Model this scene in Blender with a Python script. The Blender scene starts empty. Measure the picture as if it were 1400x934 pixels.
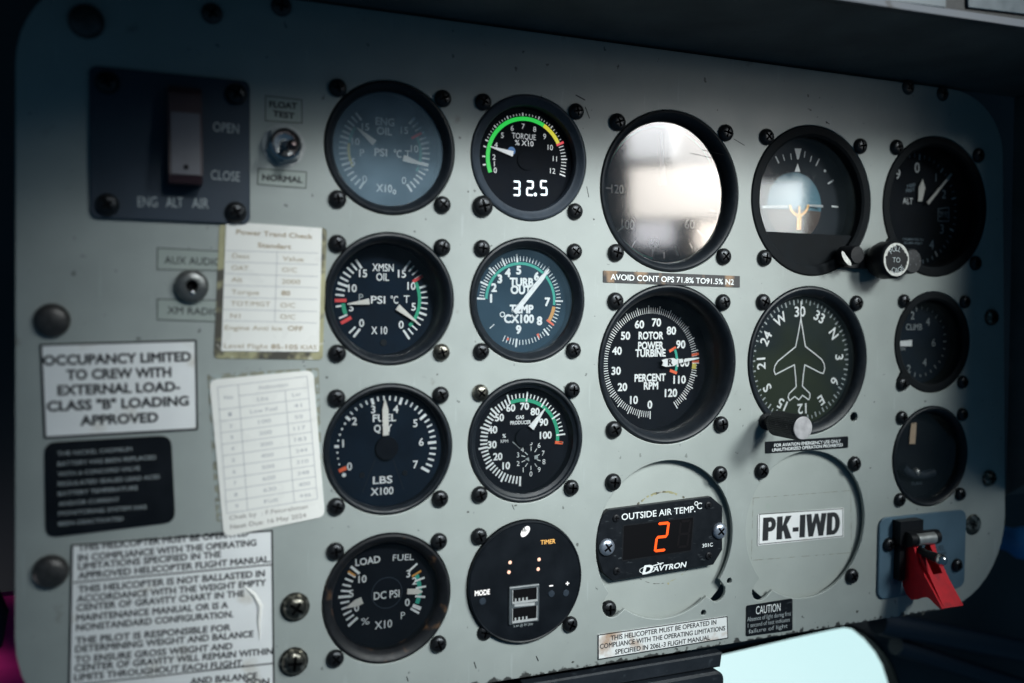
import bpy, bmesh, math, random
from mathutils import Vector, Matrix
random.seed(7)
S = 0.001                      # all sizes below are millimetres on the panel: x right, y up, z out of the panel
SC = bpy.context.scene
COL = SC.collection
def V(x, y, z): return Vector((x*S, -z*S, y*S))

# ------------------------------------------------------------------ camera
CAMD, FPX = 389.99, 1242.736
RC = ((0.922902, 0.00871198, 0.38493636), (0.00610716, 0.99928701, -0.03725829), (-0.38498649, 0.03673662, 0.92219077))
cam_d = bpy.data.cameras.new('camera'); cam = bpy.data.objects.new('camera', cam_d); COL.objects.link(cam)
cam_d.sensor_width = 36; cam_d.lens = FPX/1400*36
cam_d.clip_start = 0.01; cam_d.clip_end = 60
cam_d.dof.use_dof = True; cam_d.dof.focus_distance = 0.457; cam_d.dof.aperture_fstop = 4.1
m = Matrix.Identity(4)
for k in range(3):
    a = RC[k]; m[0][k], m[1][k], m[2][k] = a[0], -a[2], a[1]
m.translation = V(0, 0, CAMD); cam.matrix_world = m
SC.camera = cam
def U(px, py, z=0.0):
    """panel millimetres of a point measured on the photograph, on the plane z"""
    v = ((px-700)/FPX, -(py-467)/FPX, -1.0)
    w = [sum(RC[r][c]*v[r] for r in range(3)) for c in range(3)]
    t = (z-CAMD)/w[2]
    return (t*w[0], t*w[1])

# ------------------------------------------------------------------ world and lamps
W = bpy.data.worlds.new('World'); SC.world = W; W.use_nodes = True
bg = W.node_tree.nodes['Background']; bg.inputs[0].default_value = (0.16, 0.41, 0.68, 1); bg.inputs[1].default_value = 0.095
SC.view_settings.view_transform = 'Standard'; SC.view_settings.look = 'None'
SC.view_settings.exposure = 0.17; SC.view_settings.gamma = 1
def aim(o, frm, to):
    o.location = V(*frm); d = (V(*to)-V(*frm)); o.rotation_euler = d.to_track_quat('-Z', 'Y').to_euler()
def spot(name, frm, to, watts, size, blend, rad, col):
    l = bpy.data.lights.new(name, 'SPOT'); l.energy = watts; l.spot_size = math.radians(size); l.spot_blend = blend
    l.shadow_soft_size = rad*S; l.color = col
    o = bpy.data.objects.new(name, l); COL.objects.link(o); aim(o, frm, to); return o
def area(name, frm, to, watts, sx, sy, col, spread=180):
    l = bpy.data.lights.new(name, 'AREA'); l.energy = watts; l.shape = 'RECTANGLE'; l.size = sx*S; l.size_y = sy*S
    l.color = col; l.spread = math.radians(spread)
    o = bpy.data.objects.new(name, l); COL.objects.link(o); aim(o, frm, to); return o
key = area('daylight_key', (740, 430, 760), (262, -58, 0), 0.305, 260, 260, (0.93, 1.0, 0.99), 29); key.data.shape = 'DISK'
fil = area('dial_fill_light', (300, 500, 760), (164, -32, 0), 0.215, 240, 240, (0.93, 0.99, 1.0), 23); fil.data.shape = 'DISK'  # fill lamp added in front to brighten the dials
for wx, wy, ww, wsx, wsy, wc_ in ((608, 234, 0.0038, 64, 88, (0.96, 0.98, 1.0)), (702, 234, 0.0074, 112, 90, (1.0, 0.98, 0.95)), (666, 152, 0.0062, 156, 66, (1.0, 0.94, 0.87)), (712, 98, 0.0016, 62, 36, (1.0, 0.90, 0.80)), (612, 96, 0.0004, 50, 30, (0.95, 0.95, 1.0))):
    area('door_window_light', (wx, wy, 600), (250, 25, 0), ww, wsx, wsy, wc_, 24)
area('rear_window_light', (800, 118, 600), (290, 25, 0), 0.0050, 70, 110, (0.95, 1.0, 1.0), 22)
area('pouch_fill_light', (-190, -200, -22), (-56, -155, -60), 0.014, 60, 60, (1.0, 0.95, 1.0), 60)  # small lamp added behind the panel edge to brighten the pouch

# ------------------------------------------------------------------ materials
def mat(name, col, rough=0.5, metal=0.0, noise=0.0, nscale=200, bump=0.0, bscale=900, spec=0.5, emit=None, estr=1.0, mix=None, coat=0.0):
    mt = bpy.data.materials.new(name); mt.use_nodes = True
    nt = mt.node_tree; b = nt.nodes['Principled BSDF']
    b.inputs['Base Color'].default_value = (*col, 1); b.inputs['Roughness'].default_value = rough
    b.inputs['Metallic'].default_value = metal; b.inputs['Specular IOR Level'].default_value = spec
    b.inputs['Coat Weight'].default_value = coat
    tc = nt.nodes.new('ShaderNodeTexCoord')
    if noise > 0:
        n = nt.nodes.new('ShaderNodeTexNoise'); n.inputs['Scale'].default_value = nscale; n.inputs['Detail'].default_value = 6
        nt.links.new(tc.outputs['Object'], n.inputs['Vector'])
        r = nt.nodes.new('ShaderNodeValToRGB'); r.color_ramp.elements[0].position = 0.3; r.color_ramp.elements[1].position = 0.72
        c2 = mix if mix else tuple(min(1, c*(1+noise)) for c in col)
        c1 = col if mix else tuple(c*(1-noise) for c in col)
        r.color_ramp.elements[0].color = (*c1, 1); r.color_ramp.elements[1].color = (*c2, 1)
        nt.links.new(n.outputs['Fac'], r.inputs['Fac']); nt.links.new(r.outputs['Color'], b.inputs['Base Color'])
        mr = nt.nodes.new('ShaderNodeMapRange'); mr.inputs['To Min'].default_value = max(0.02, rough-0.1); mr.inputs['To Max'].default_value = min(1, rough+0.12)
        nt.links.new(n.outputs['Fac'], mr.inputs['Value']); nt.links.new(mr.outputs['Result'], b.inputs['Roughness'])
    if bump > 0:
        n2 = nt.nodes.new('ShaderNodeTexNoise'); n2.inputs['Scale'].default_value = bscale; n2.inputs['Detail'].default_value = 4
        nt.links.new(tc.outputs['Object'], n2.inputs['Vector'])
        bp = nt.nodes.new('ShaderNodeBump'); bp.inputs['Strength'].default_value = bump; bp.inputs['Distance'].default_value = 0.0004
        nt.links.new(n2.outputs['Fac'], bp.inputs['Height']); nt.links.new(bp.outputs['Normal'], b.inputs['Normal'])
    if emit:
        b.inputs['Emission Color'].default_value = (*emit, 1); b.inputs['Emission Strength'].default_value = estr
    return mt
def stained(mt, col, scale, lo, hi, seed=0.0, stretch=(1, 1, 1), amount=1.0, detail=8):
    """lay patches of another colour over a material's base colour, where a noise is high"""
    nt = mt.node_tree; b = nt.nodes['Principled BSDF']; inp = b.inputs['Base Color']
    tc = nt.nodes.new('ShaderNodeTexCoord'); mp = nt.nodes.new('ShaderNodeMapping')
    mp.inputs['Location'].default_value = (seed, seed*0.7, seed*1.3); mp.inputs['Scale'].default_value = stretch
    n = nt.nodes.new('ShaderNodeTexNoise'); n.inputs['Scale'].default_value = scale; n.inputs['Detail'].default_value = detail
    nt.links.new(tc.outputs['Object'], mp.inputs['Vector']); nt.links.new(mp.outputs['Vector'], n.inputs['Vector'])
    r = nt.nodes.new('ShaderNodeMapRange'); r.inputs['From Min'].default_value = lo; r.inputs['From Max'].default_value = hi
    r.inputs['To Max'].default_value = amount
    nt.links.new(n.outputs['Fac'], r.inputs['Value'])
    mx = nt.nodes.new('ShaderNodeMix'); mx.data_type = 'RGBA'
    nt.links.new(r.outputs['Result'], mx.inputs['Factor'])
    if inp.is_linked:
        nt.links.new(inp.links[0].from_socket, mx.inputs['A'])
    else:
        mx.inputs['A'].default_value = inp.default_value
    mx.inputs['B'].default_value = (*col, 1)
    nt.links.new(mx.outputs['Result'], inp)
    return mt
def glass_mat(name, ior=1.5, haze=0.0, hazecol=(0.5, 0.6, 0.65), rough=0.0, smudge=0.0):
    mt = bpy.data.materials.new(name); mt.use_nodes = True; nt = mt.node_tree
    for n in list(nt.nodes): nt.nodes.remove(n)
    out = nt.nodes.new('ShaderNodeOutputMaterial'); tr = nt.nodes.new('ShaderNodeBsdfTransparent'); gl = nt.nodes.new('ShaderNodeBsdfGlossy')
    gl.inputs['Roughness'].default_value = rough
    fr = nt.nodes.new('ShaderNodeFresnel'); fr.inputs['IOR'].default_value = ior
    mx = nt.nodes.new('ShaderNodeMixShader')
    nt.links.new(fr.outputs[0], mx.inputs[0]); nt.links.new(gl.outputs[0], mx.inputs[2])
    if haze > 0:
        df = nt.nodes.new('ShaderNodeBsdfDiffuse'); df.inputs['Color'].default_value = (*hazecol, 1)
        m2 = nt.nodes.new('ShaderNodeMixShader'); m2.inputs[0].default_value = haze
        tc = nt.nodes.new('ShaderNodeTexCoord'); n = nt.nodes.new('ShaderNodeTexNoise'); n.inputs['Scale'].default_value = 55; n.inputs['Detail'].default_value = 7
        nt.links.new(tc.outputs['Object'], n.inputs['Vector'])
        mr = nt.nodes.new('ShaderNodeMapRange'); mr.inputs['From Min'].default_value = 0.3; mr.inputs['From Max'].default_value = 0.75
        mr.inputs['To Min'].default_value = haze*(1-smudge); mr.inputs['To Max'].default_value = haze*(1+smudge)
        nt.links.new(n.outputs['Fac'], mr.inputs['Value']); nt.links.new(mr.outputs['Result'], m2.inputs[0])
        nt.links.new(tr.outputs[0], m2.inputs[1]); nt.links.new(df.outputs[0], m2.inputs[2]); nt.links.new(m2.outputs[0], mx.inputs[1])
    else:
        nt.links.new(tr.outputs[0], mx.inputs[1])
    nt.links.new(mx.outputs[0], out.inputs['Surface'])
    return mt

M = {}
pp = mat('panel_paint', (0.325, 0.355, 0.340), 0.42, 0, 0.05, 60, 0.10, 1500)
stained(pp, (0.30, 0.33, 0.31), 22, 0.52, 0.75, 1.7, amount=0.5)
stained(pp, (0.43, 0.47, 0.465), 420, 0.66, 0.72, 5.2, (1, 1, 0.08), 0.35)
stained(pp, (0.07, 0.075, 0.07), 260, 0.715, 0.735, 9.1, amount=0.8, detail=3)
stained(pp, (0.52, 0.55, 0.54), 900, 0.72, 0.75, 4.1, amount=0.5, detail=2)
stained(pp, (0.25, 0.275, 0.26), 9, 0.50, 0.70, 8.8, (1, 1, 1.6), 0.45)
stained(pp, (0.17, 0.16, 0.13), 75, 0.70, 0.76, 3.3, amount=0.55)
# paint worn off along the bottom edge
_nt = pp.node_tree; _b = _nt.nodes['Principled BSDF']; _in = _b.inputs['Base Color'].links[0].from_socket
_tc = _nt.nodes.new('ShaderNodeTexCoord'); _sx = _nt.nodes.new('ShaderNodeSeparateXYZ'); _nt.links.new(_tc.outputs['Object'], _sx.inputs[0])
_mr = _nt.nodes.new('ShaderNodeMapRange'); _mr.inputs['From Min'].default_value = -0.1700; _mr.inputs['From Max'].default_value = -0.1756; _mr.inputs['To Max'].default_value = 0.42
_nt.links.new(_sx.outputs['Z'], _mr.inputs['Value'])
_n = _nt.nodes.new('ShaderNodeTexNoise'); _n.inputs['Scale'].default_value = 190; _n.inputs['Detail'].default_value = 5; _nt.links.new(_tc.outputs['Object'], _n.inputs['Vector'])
_ad = _nt.nodes.new('ShaderNodeMath'); _nt.links.new(_mr.outputs[0], _ad.inputs[0]); _nt.links.new(_n.outputs['Fac'], _ad.inputs[1])
_m2 = _nt.nodes.new('ShaderNodeMapRange'); _m2.inputs['From Min'].default_value = 0.80; _m2.inputs['From Max'].default_value = 0.86; _nt.links.new(_ad.outputs[0], _m2.inputs['Value'])
_mx = _nt.nodes.new('ShaderNodeMix'); _mx.data_type = 'RGBA'; _nt.links.new(_m2.outputs[0], _mx.inputs['Factor']); _nt.links.new(_in, _mx.inputs['A']); _mx.inputs['B'].default_value = (0.05, 0.052, 0.05, 1)
_nt.links.new(_mx.outputs['Result'], _b.inputs['Base Color'])
M['panel'] = pp
M['blank'] = stained(mat('blank_plate_paint', (0.352, 0.382, 0.362), 0.45, 0, 0.05, 50, 0.1, 1400), (0.2, 0.2, 0.17), 300, 0.74, 0.77, 2.2, amount=0.6, detail=3)
M['bezel'] = stained(mat('bezel_black', (0.007, 0.010, 0.014), 0.42, 0, 0.25, 300, 0.12, 1800, spec=0.28), (0.09, 0.10, 0.10), 500, 0.70, 0.76, 4.0, amount=0.5)
M['bezel_worn'] = stained(mat('bezel_worn', (0.008, 0.009, 0.011), 0.45, 0, 0.25, 300, 0.2, 1300, spec=0.28), (0.10, 0.055, 0.03), 170, 0.60, 0.70, 2.0, amount=0.8)
M['bezel_grey'] = mat('bezel_charcoal', (0.026, 0.036, 0.050), 0.5, 0, 0.15, 300, 0.1, 1800, spec=0.25)
DS = 0.12
M['matt_black'] = mat('matt_black', (0.006, 0.008, 0.010), 0.7, 0, 0.3, 120, 0.1, 900, spec=0.12)
M['dial'] = mat('dial_black', (0.004, 0.006, 0.010), 0.75, 0, 0.2, 90, spec=DS)
M['dial_blue'] = mat('dial_reflecting_blue', (0.004, 0.011, 0.022), 0.75, 0, 0.25, 70, spec=DS)  # dark dial with a bluish reflection put into its colour
M['dial_grey'] = mat('dial_slate', (0.010, 0.026, 0.042), 0.75, 0, 0.15, 70, spec=DS)
M['dial_grass_reflection'] = stained(mat('dial_slate_green_reflection', (0.009, 0.016, 0.022), 0.7, 0, 0.1, 60, spec=0.12), (0.022, 0.030, 0.014), 16, 0.45, 0.62, 3, amount=0.9)  # slate dial; the olive patches paint in a reflection of grass
M['white'] = mat('white_ink', (0.80, 0.83, 0.83), 0.6, 0, 0.08, 500)
M['dimwhite'] = mat('aged_white_ink', (0.36, 0.40, 0.41), 0.6, 0, 0.12, 400)
M['faintink'] = mat('faint_ink', (0.10, 0.14, 0.17), 0.6)
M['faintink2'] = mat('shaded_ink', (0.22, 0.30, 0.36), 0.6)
M['tan'] = mat('tan_paint', (0.62, 0.46, 0.32), 0.5, 0, 0.08, 200)
M['needle'] = mat('needle_cream', (0.72, 0.71, 0.66), 0.5, 0, 0.06, 300)
M['green'] = mat('green_ink', (0.02, 0.36, 0.20), 0.6)
M['green_dim'] = mat('green_faded_ink', (0.03, 0.22, 0.17), 0.6)
M['teal'] = mat('teal_ink', (0.03, 0.38, 0.28), 0.6)
M['yellow'] = mat('yellow_ink', (0.62, 0.52, 0.10), 0.6)
M['amber'] = mat('amber_ink', (0.62, 0.30, 0.06), 0.6)
M['red'] = mat('red_ink', (0.75, 0.06, 0.06), 0.6)
M['orange'] = mat('orange_ink', (0.85, 0.14, 0.05), 0.6)
M['black_ink'] = mat('black_ink', (0.012, 0.014, 0.017), 0.6)
M['brown_ink'] = mat('faded_gold_ink', (0.38, 0.30, 0.19), 0.8)
M['brown_dark'] = mat('gold_ink', (0.30, 0.20, 0.09), 0.8)
M['grey_ink'] = mat('faded_grey_ink', (0.40, 0.40, 0.42), 0.8)
M['grey_dark'] = mat('grey_ink', (0.30, 0.27, 0.25), 0.8)
M['screw'] = mat('black_oxide_steel', (0.030, 0.032, 0.035), 0.33, 0.75, 0.3, 500, 0.2, 1500)
M['screw_worn'] = stained(mat('worn_screw_steel', (0.10, 0.095, 0.08), 0.3, 0.9, 0.3, 400, 0.2, 1200), (0.5, 0.47, 0.40), 350, 0.55, 0.66, 1.0, amount=0.8)
M['screw_shade'] = mat('brown_oxide_steel', (0.065, 0.062, 0.060), 0.38, 0.5, 0.3, 300, 0.2, 1000)
M['steel'] = mat('bright_steel', (0.62, 0.62, 0.62), 0.2, 1.0, 0.1, 400, 0.1, 1200)
M['steel_dull'] = mat('dull_steel', (0.42, 0.43, 0.42), 0.32, 0.6, 0.15, 300, 0.15, 1000)
M['steel_dark'] = mat('dark_steel', (0.10, 0.075, 0.075), 0.18, 0.9, 0.1, 300)
M['jack'] = mat('jack_metal', (0.16, 0.165, 0.16), 0.3, 0.6, 0.15, 300, 0.15, 1000)
M['zinc'] = mat('zinc_screw_steel', (0.42, 0.47, 0.55), 0.34, 0.8, 0.15, 400, 0.2, 900)
M['usb_grey'] = mat('usb_shell_grey', (0.10, 0.115, 0.125), 0.4, 0.2, 0.1, 300)
M['usb_lip'] = mat('usb_lip_metal', (0.55, 0.56, 0.56), 0.35, 0.3, 0.1, 300)
M['darkhole'] = mat('dark_recess', (0.003, 0.003, 0.004), 0.8, spec=0.1)
M['paper'] = stained(mat('label_white', (0.83, 0.835, 0.83), 0.5, 0, 0.03, 80), (0.42, 0.34, 0.22), 45, 0.60, 0.74, 6.0, amount=0.65)
M['sheet'] = mat('laminated_paper', (0.86, 0.845, 0.80), 0.28, 0, 0.02, 60, 0.05, 150)
M['backing'] = stained(stained(mat('aged_tape', (0.36, 0.34, 0.20), 0.45, 0, 0.2, 90), (0.05, 0.045, 0.04), 90, 0.46, 0.55, 2.5, amount=0.95), (0.62, 0.60, 0.52), 130, 0.64, 0.70, 7.5, amount=0.8)
M['glue'] = stained(mat('old_glue', (0.22, 0.22, 0.17), 0.75, 0, 0.3, 200), (0.33, 0.37, 0.36), 300, 0.48, 0.56, 4.4)
M['plac_black'] = mat('placard_black', (0.006, 0.008, 0.011), 0.4, 0, 0.25, 90, 0.08, 700, spec=0.18)
M['strip_worn'] = stained(mat('strip_black', (0.011, 0.012, 0.015), 0.4, 0, 0.2, 100), (0.28, 0.17, 0.09), 70, 0.52, 0.60, 3.9, (1, 1, 0.6), 0.85)
M['rusty'] = stained(mat('label_white_rusty', (0.82, 0.83, 0.82), 0.5, 0, 0.03, 80), (0.35, 0.17, 0.06), 55, 0.56, 0.68, 2.9, amount=0.8)
M['clearlabel'] = mat('clear_label', (0.33, 0.37, 0.34), 0.35, 0, 0.06, 100)
M['scratched'] = stained(mat('scratched_black', (0.007, 0.009, 0.012), 0.42, 0, 0.2, 200, spec=0.2), (0.10, 0.115, 0.125), 330, 0.62, 0.70, 8, (0.5, 1, 2.0), 0.4)
M['navy_plate'] = mat('navy_plate', (0.014, 0.028, 0.048), 0.5, 0, 0.12, 60, 0.08, 900)
M['blue_plate'] = mat('blue_grey_plate', (0.075, 0.135, 0.185), 0.5, 0, 0.1, 70, 0.08, 900)
M['guard_grey'] = mat('guard_grey', (0.10, 0.10, 0.12), 0.45, 0, 0.1, 100)  # front of the red guard, greyed by shade put into its colour
M['guard_maroon'] = mat('guard_maroon', (0.045, 0.020, 0.024), 0.45, 0, 0.1, 100)  # body of the same red guard, its shade put into the colour
M['red_plastic'] = stained(mat('red_guard', (0.62, 0.004, 0.016), 0.5, 0, 0.12, 250, 0.08, 900, spec=0.25), (0.30, 0.01, 0.02), 160, 0.62, 0.72, 1.3, (1, 1, 0.3), 0.6)
M['blackplastic'] = mat('black_plastic', (0.007, 0.008, 0.010), 0.45, 0, 0.25, 300, 0.15, 1200, spec=0.25)
M['chip_dark'] = mat('bare_primer', (0.06, 0.062, 0.055), 0.7, 0, 0.4, 900)
M['knurl'] = stained(mat('knurled_black', (0.013, 0.015, 0.018), 0.42, 0, 0.3, 600, 0.5, 1500), (0.12, 0.13, 0.14), 700, 0.62, 0.70, 3)
M['knobcap'] = mat('worn_knob_cap', (0.40, 0.39, 0.40), 0.42, 0.25, 0.18, 250, 0.2, 900)
M['chipwhite'] = mat('bare_chip', (0.62, 0.62, 0.58), 0.5, 0, 0.25, 500)
M['hood'] = mat('glareshield_dark', (0.085, 0.09, 0.09), 0.85, 0, 0.25, 40, 0.4, 600)
M['hoodedge'] = stained(mat('worn_metal_edge', (0.085, 0.095, 0.115), 0.6, 0.0, 0.15, 100), (0.03, 0.03, 0.035), 60, 0.62, 0.66, 4)
M['bulk'] = mat('cockpit_dark', (0.06, 0.065, 0.07), 0.75, 0, 0.3, 8)
M['ledge'] = stained(mat('ledge_black', (0.010, 0.014, 0.020), 0.5, 0, 0.2, 60, 0.3, 500), (0.04, 0.05, 0.06), 200, 0.62, 0.7, 3, amount=0.6)
M['magenta'] = mat('magenta_cloth', (0.75, 0.01, 0.22), 0.7, 0, 0.12, 30)
M['bluecloth'] = mat('blue_knob', (0.03, 0.22, 0.55), 0.5)
M['cable'] = mat('dark_cable', (0.012, 0.020, 0.036), 0.45)
M['lcd_green'] = mat('lcd_green', (0.01, 0.1, 0.02), 0.4, emit=(0.01, 0.55, 0.06), estr=0.85)
M['lcd_yellow'] = mat('lcd_yellow', (0.1, 0.1, 0.01), 0.4, emit=(0.62, 0.58, 0.02), estr=0.8)
M['lcd_red'] = mat('lcd_red', (0.1, 0.01, 0.01), 0.4, emit=(0.72, 0.04, 0.06), estr=0.8)
M['lcd_white'] = mat('lcd_white', (0.3, 0.3, 0.3), 0.4, emit=(0.80, 0.93, 1.0), estr=1.35)
M['lcd_needle'] = mat('lcd_needle', (0.6, 0.6, 0.6), 0.4, emit=(0.7, 0.74, 0.78), estr=0.35)
M['lcd_blue'] = mat('lcd_blue', (0.02, 0.06, 0.12), 0.4, emit=(0.03, 0.12, 0.32), estr=0.6)
M['led_red'] = mat('led_red', (0.3, 0.02, 0.0), 0.4, emit=(1.0, 0.09, 0.01), estr=1.5)
M['led_ghost'] = mat('led_off', (0.006, 0.005, 0.006), 0.5, spec=0.15)
M['led_dot'] = mat('led_dot', (0.4, 0.2, 0.15), 0.4, emit=(1.0, 0.62, 0.45), estr=1.1)
M['back_orange'] = mat('backlit_orange', (0.4, 0.2, 0.05), 0.4, emit=(0.95, 0.55, 0.16), estr=0.8)
M['back_white'] = mat('backlit_white', (0.5, 0.5, 0.5), 0.4, emit=(0.95, 0.92, 0.88), estr=0.75)
M['lens_cell'] = mat('annunciator_lens', (0.028, 0.050, 0.068), 0.35, 0, 0.12, 200)
M['skyblue'] = mat('attitude_sky_blue', (0.085, 0.20, 0.26), 0.45)
M['earth'] = mat('attitude_ground_brown', (0.085, 0.062, 0.052), 0.5)
M['mini'] = mat('miniature_orange', (0.80, 0.44, 0.10), 0.5)
M['attring'] = mat('attitude_ring', (0.014, 0.019, 0.026), 0.7, 0, 0.1, 90, spec=0.15)
M['glass'] = glass_mat('instrument_glass', 1.5, 0.004, smudge=0.6)
M['glass_clean'] = glass_mat('coated_glass', 1.12)
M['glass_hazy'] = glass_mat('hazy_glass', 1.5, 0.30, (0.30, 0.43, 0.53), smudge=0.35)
M['glass_dusty'] = glass_mat('dusty_glass', 1.5, 0.075, (0.25, 0.43, 0.58), smudge=0.35)
M['glass_strong'] = glass_mat('bright_glass', 2.1, 0.01, smudge=0.5, rough=0.07)
M['glass_film'] = glass_mat('filmed_glass', 1.5, 0.015, (0.40, 0.50, 0.50), smudge=0.45, rough=0.06)
M['pane'] = glass_mat('window_pane', 1.2)
sk = bpy.data.materials.new('sky_glow'); sk.use_nodes = True
for n in list(sk.node_tree.nodes): sk.node_tree.nodes.remove(n)
_o = sk.node_tree.nodes.new('ShaderNodeOutputMaterial'); _e = sk.node_tree.nodes.new('ShaderNodeEmission')
_e.inputs[0].default_value = (0.56, 0.80, 0.82, 1); _e.inputs[1].default_value = 1.06
_n = sk.node_tree.nodes.new('ShaderNodeTexNoise'); _n.inputs['Scale'].default_value = 1.1
_t = sk.node_tree.nodes.new('ShaderNodeTexCoord'); sk.node_tree.links.new(_t.outputs['Object'], _n.inputs['Vector'])
_r = sk.node_tree.nodes.new('ShaderNodeValToRGB'); _r.color_ramp.elements[0].color = (0.50, 0.77, 0.79, 1); _r.color_ramp.elements[1].color = (0.66, 0.86, 0.87, 1)
sk.node_tree.links.new(_n.outputs['Fac'], _r.inputs['Fac']); sk.node_tree.links.new(_r.outputs['Color'], _e.inputs[0])
sk.node_tree.links.new(_e.outputs[0], _o.inputs[0]); M['sky'] = sk

# ------------------------------------------------------------------ text outlines
_tc = {}
def text_mesh(s, bold):
    key = (s, bold)
    if key in _tc: return _tc[key]
    if bold > 0:      # heavier strokes: the same outline laid down again, shifted round a small circle
        vs, fs, w = text_mesh(s, 0.0); V2, F2 = [], []
        for k in range(7):
            dx, dy = (0, 0) if k == 6 else (bold*math.cos(k*math.pi/3), bold*math.sin(k*math.pi/3)); b = len(V2)
            V2 += [(x+dx+bold, y+dy, k*0.0012) for x, y, _ in vs]; F2 += [tuple(b+i for i in f) for f in fs]
        _tc[key] = (V2, F2, w+2*bold); return _tc[key]
    cu = bpy.data.curves.new('t', 'FONT'); cu.body = s; cu.size = 1; cu.offset = bold; cu.resolution_u = 3
    cu.dimensions = '2D'; cu.fill_mode = 'BOTH'
    ob = bpy.data.objects.new('t', cu); COL.objects.link(ob)
    dg = bpy.context.evaluated_depsgraph_get(); dg.update()
    me = bpy.data.meshes.new_from_object(ob.evaluated_get(dg))
    vs = [(v.co.x, v.co.y, 0.0) for v in me.vertices]; fs = [tuple(p.vertices) for p in me.polygons]
    bpy.data.objects.remove(ob); bpy.data.curves.remove(cu); bpy.data.meshes.remove(me)
    x0 = min((v[0] for v in vs), default=0); x1 = max((v[0] for v in vs), default=1)
    r = ([(v[0]-x0, v[1], 0.0) for v in vs], fs, x1-x0)
    _tc[key] = r
    return r
_h = text_mesh('H', 0.0); CAPH = max(v[1] for v in _h[0])

# ------------------------------------------------------------------ mesh builder (millimetres, local to the thing)
class MB:
    def __init__(s): s.v = []; s.f = []
    def add(s, vs, fs):
        b = len(s.v); s.v += vs; s.f += [tuple(b+i for i in f) for f in fs]; return s
    def sheet(s, pts, z=0.0): return s.add([(x, y, z) for x, y in pts], [tuple(range(len(pts)))])
    def slab(s, pts, z0, z1):
        n = len(pts)
        return s.add([(x, y, z0) for x, y in pts]+[(x, y, z1) for x, y in pts],
                     [tuple(range(n-1, -1, -1)), tuple(range(n, 2*n))]+[(i, (i+1) % n, n+(i+1) % n, n+i) for i in range(n)])
    def bevel_slab(s, pts, z0, z1, b):
        """slab with its top edge drawn in by b"""
        n = len(pts); q = inset(pts, b)
        return s.add([(x, y, z0) for x, y in pts]+[(x, y, z1-b) for x, y in pts]+[(x, y, z1) for x, y in q],
                     [tuple(range(n-1, -1, -1)), tuple(range(2*n, 3*n))]+[(i, (i+1) % n, n+(i+1) % n, n+i) for i in range(n)]
                     + [(n+i, n+(i+1) % n, 2*n+(i+1) % n, 2*n+i) for i in range(n)])
    def box(s, x0, x1, y0, y1, z0, z1): return s.slab([(x0, y0), (x1, y0), (x1, y1), (x0, y1)], z0, z1)
    def lathe(s, prof, n=64, c=(0, 0), closed=False):
        vs = []; k = len(prof)
        for i in range(n):
            a = 2*math.pi*i/n
            vs += [(c[0]+r*math.cos(a), c[1]+r*math.sin(a), z) for r, z in prof]
        fs = []
        for i in range(n):
            j = (i+1) % n
            for t in range(k if closed else k-1):
                u = (t+1) % k
                fs.append((i*k+t, j*k+t, j*k+u, i*k+u))
        s.add(vs, fs)
        if not closed:
            b = len(s.v)-n*k
            if prof[0][0] > 1e-6 and getattr(s, 'cap0', False): s.f.append(tuple(b+i*k for i in range(n)))
            if prof[-1][0] > 1e-6 and getattr(s, 'cap1', False): s.f.append(tuple(b+i*k+k-1 for i in range(n)))
        return s
    def disc(s, r, z, n=64, c=(0, 0)): return s.sheet([(c[0]+r*math.cos(2*math.pi*i/n), c[1]+r*math.sin(2*math.pi*i/n)) for i in range(n)], z)
    def tick(s, a, r0, r1, w, z=0.0, w1=None):
        a = math.radians(a); d = (math.sin(a), math.cos(a)); n = (d[1], -d[0]); w1 = w if w1 is None else w1
        return s.sheet([(d[0]*r0-n[0]*w/2, d[1]*r0-n[1]*w/2), (d[0]*r1-n[0]*w1/2, d[1]*r1-n[1]*w1/2),
                        (d[0]*r1+n[0]*w1/2, d[1]*r1+n[1]*w1/2), (d[0]*r0+n[0]*w/2, d[1]*r0+n[1]*w/2)], z)
    def arc(s, a0, a1, r0, r1, z=0.0, n=40, c=(0, 0)):
        vs = []
        for i in range(n+1):
            a = math.radians(a0+(a1-a0)*i/n)
            vs += [(c[0]+r0*math.sin(a), c[1]+r0*math.cos(a), z), (c[0]+r1*math.sin(a), c[1]+r1*math.cos(a), z)]
        return s.add(vs, [(2*i, 2*i+1, 2*i+3, 2*i+2) for i in range(n)])
    def line(s, p, q, w, z=0.0):
        d = (q[0]-p[0], q[1]-p[1]); l = math.hypot(*d) or 1; n = (-d[1]/l*w/2, d[0]/l*w/2)
        return s.sheet([(p[0]+n[0], p[1]+n[1]), (q[0]+n[0], q[1]+n[1]), (q[0]-n[0], q[1]-n[1]), (p[0]-n[0], p[1]-n[1])], z)
    def outline(s, pts, w, z=0.0):
        q = inset(pts, w); n = len(pts)
        return s.add([(x, y, z) for x, y in pts]+[(x, y, z) for x, y in q], [(i, (i+1) % n, n+(i+1) % n, n+i) for i in range(n)])
    def stroke(s, pts, w, z=0.0, closed=True):
        """a drawn line of width w, each joint filled"""
        m = len(pts)
        for i in range(m if closed else m-1): s.line(pts[i], pts[(i+1) % m], w, z+0.004*(i % 2))
        for i, p in enumerate(pts): s.disc(w/2, z+0.012, 8, p)
        return s
    def text(s, t, cx, cy, h, w=None, rot=0.0, z=0.0, bold=0.0, shear=0.0):
        vs, fs, tw = text_mesh(t, bold)
        ky = h/CAPH; kx = (w/tw) if w else ky
        ca, sa = math.cos(rot), math.sin(rot); out = []
        for x, y, dz in vs:
            X = (x-tw/2)*kx + shear*(y-CAPH/2)*ky; Y = (y-CAPH/2)*ky
            out.append((cx+X*ca-Y*sa, cy+X*sa+Y*ca, z+dz))
        return s.add(out, fs)
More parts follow.
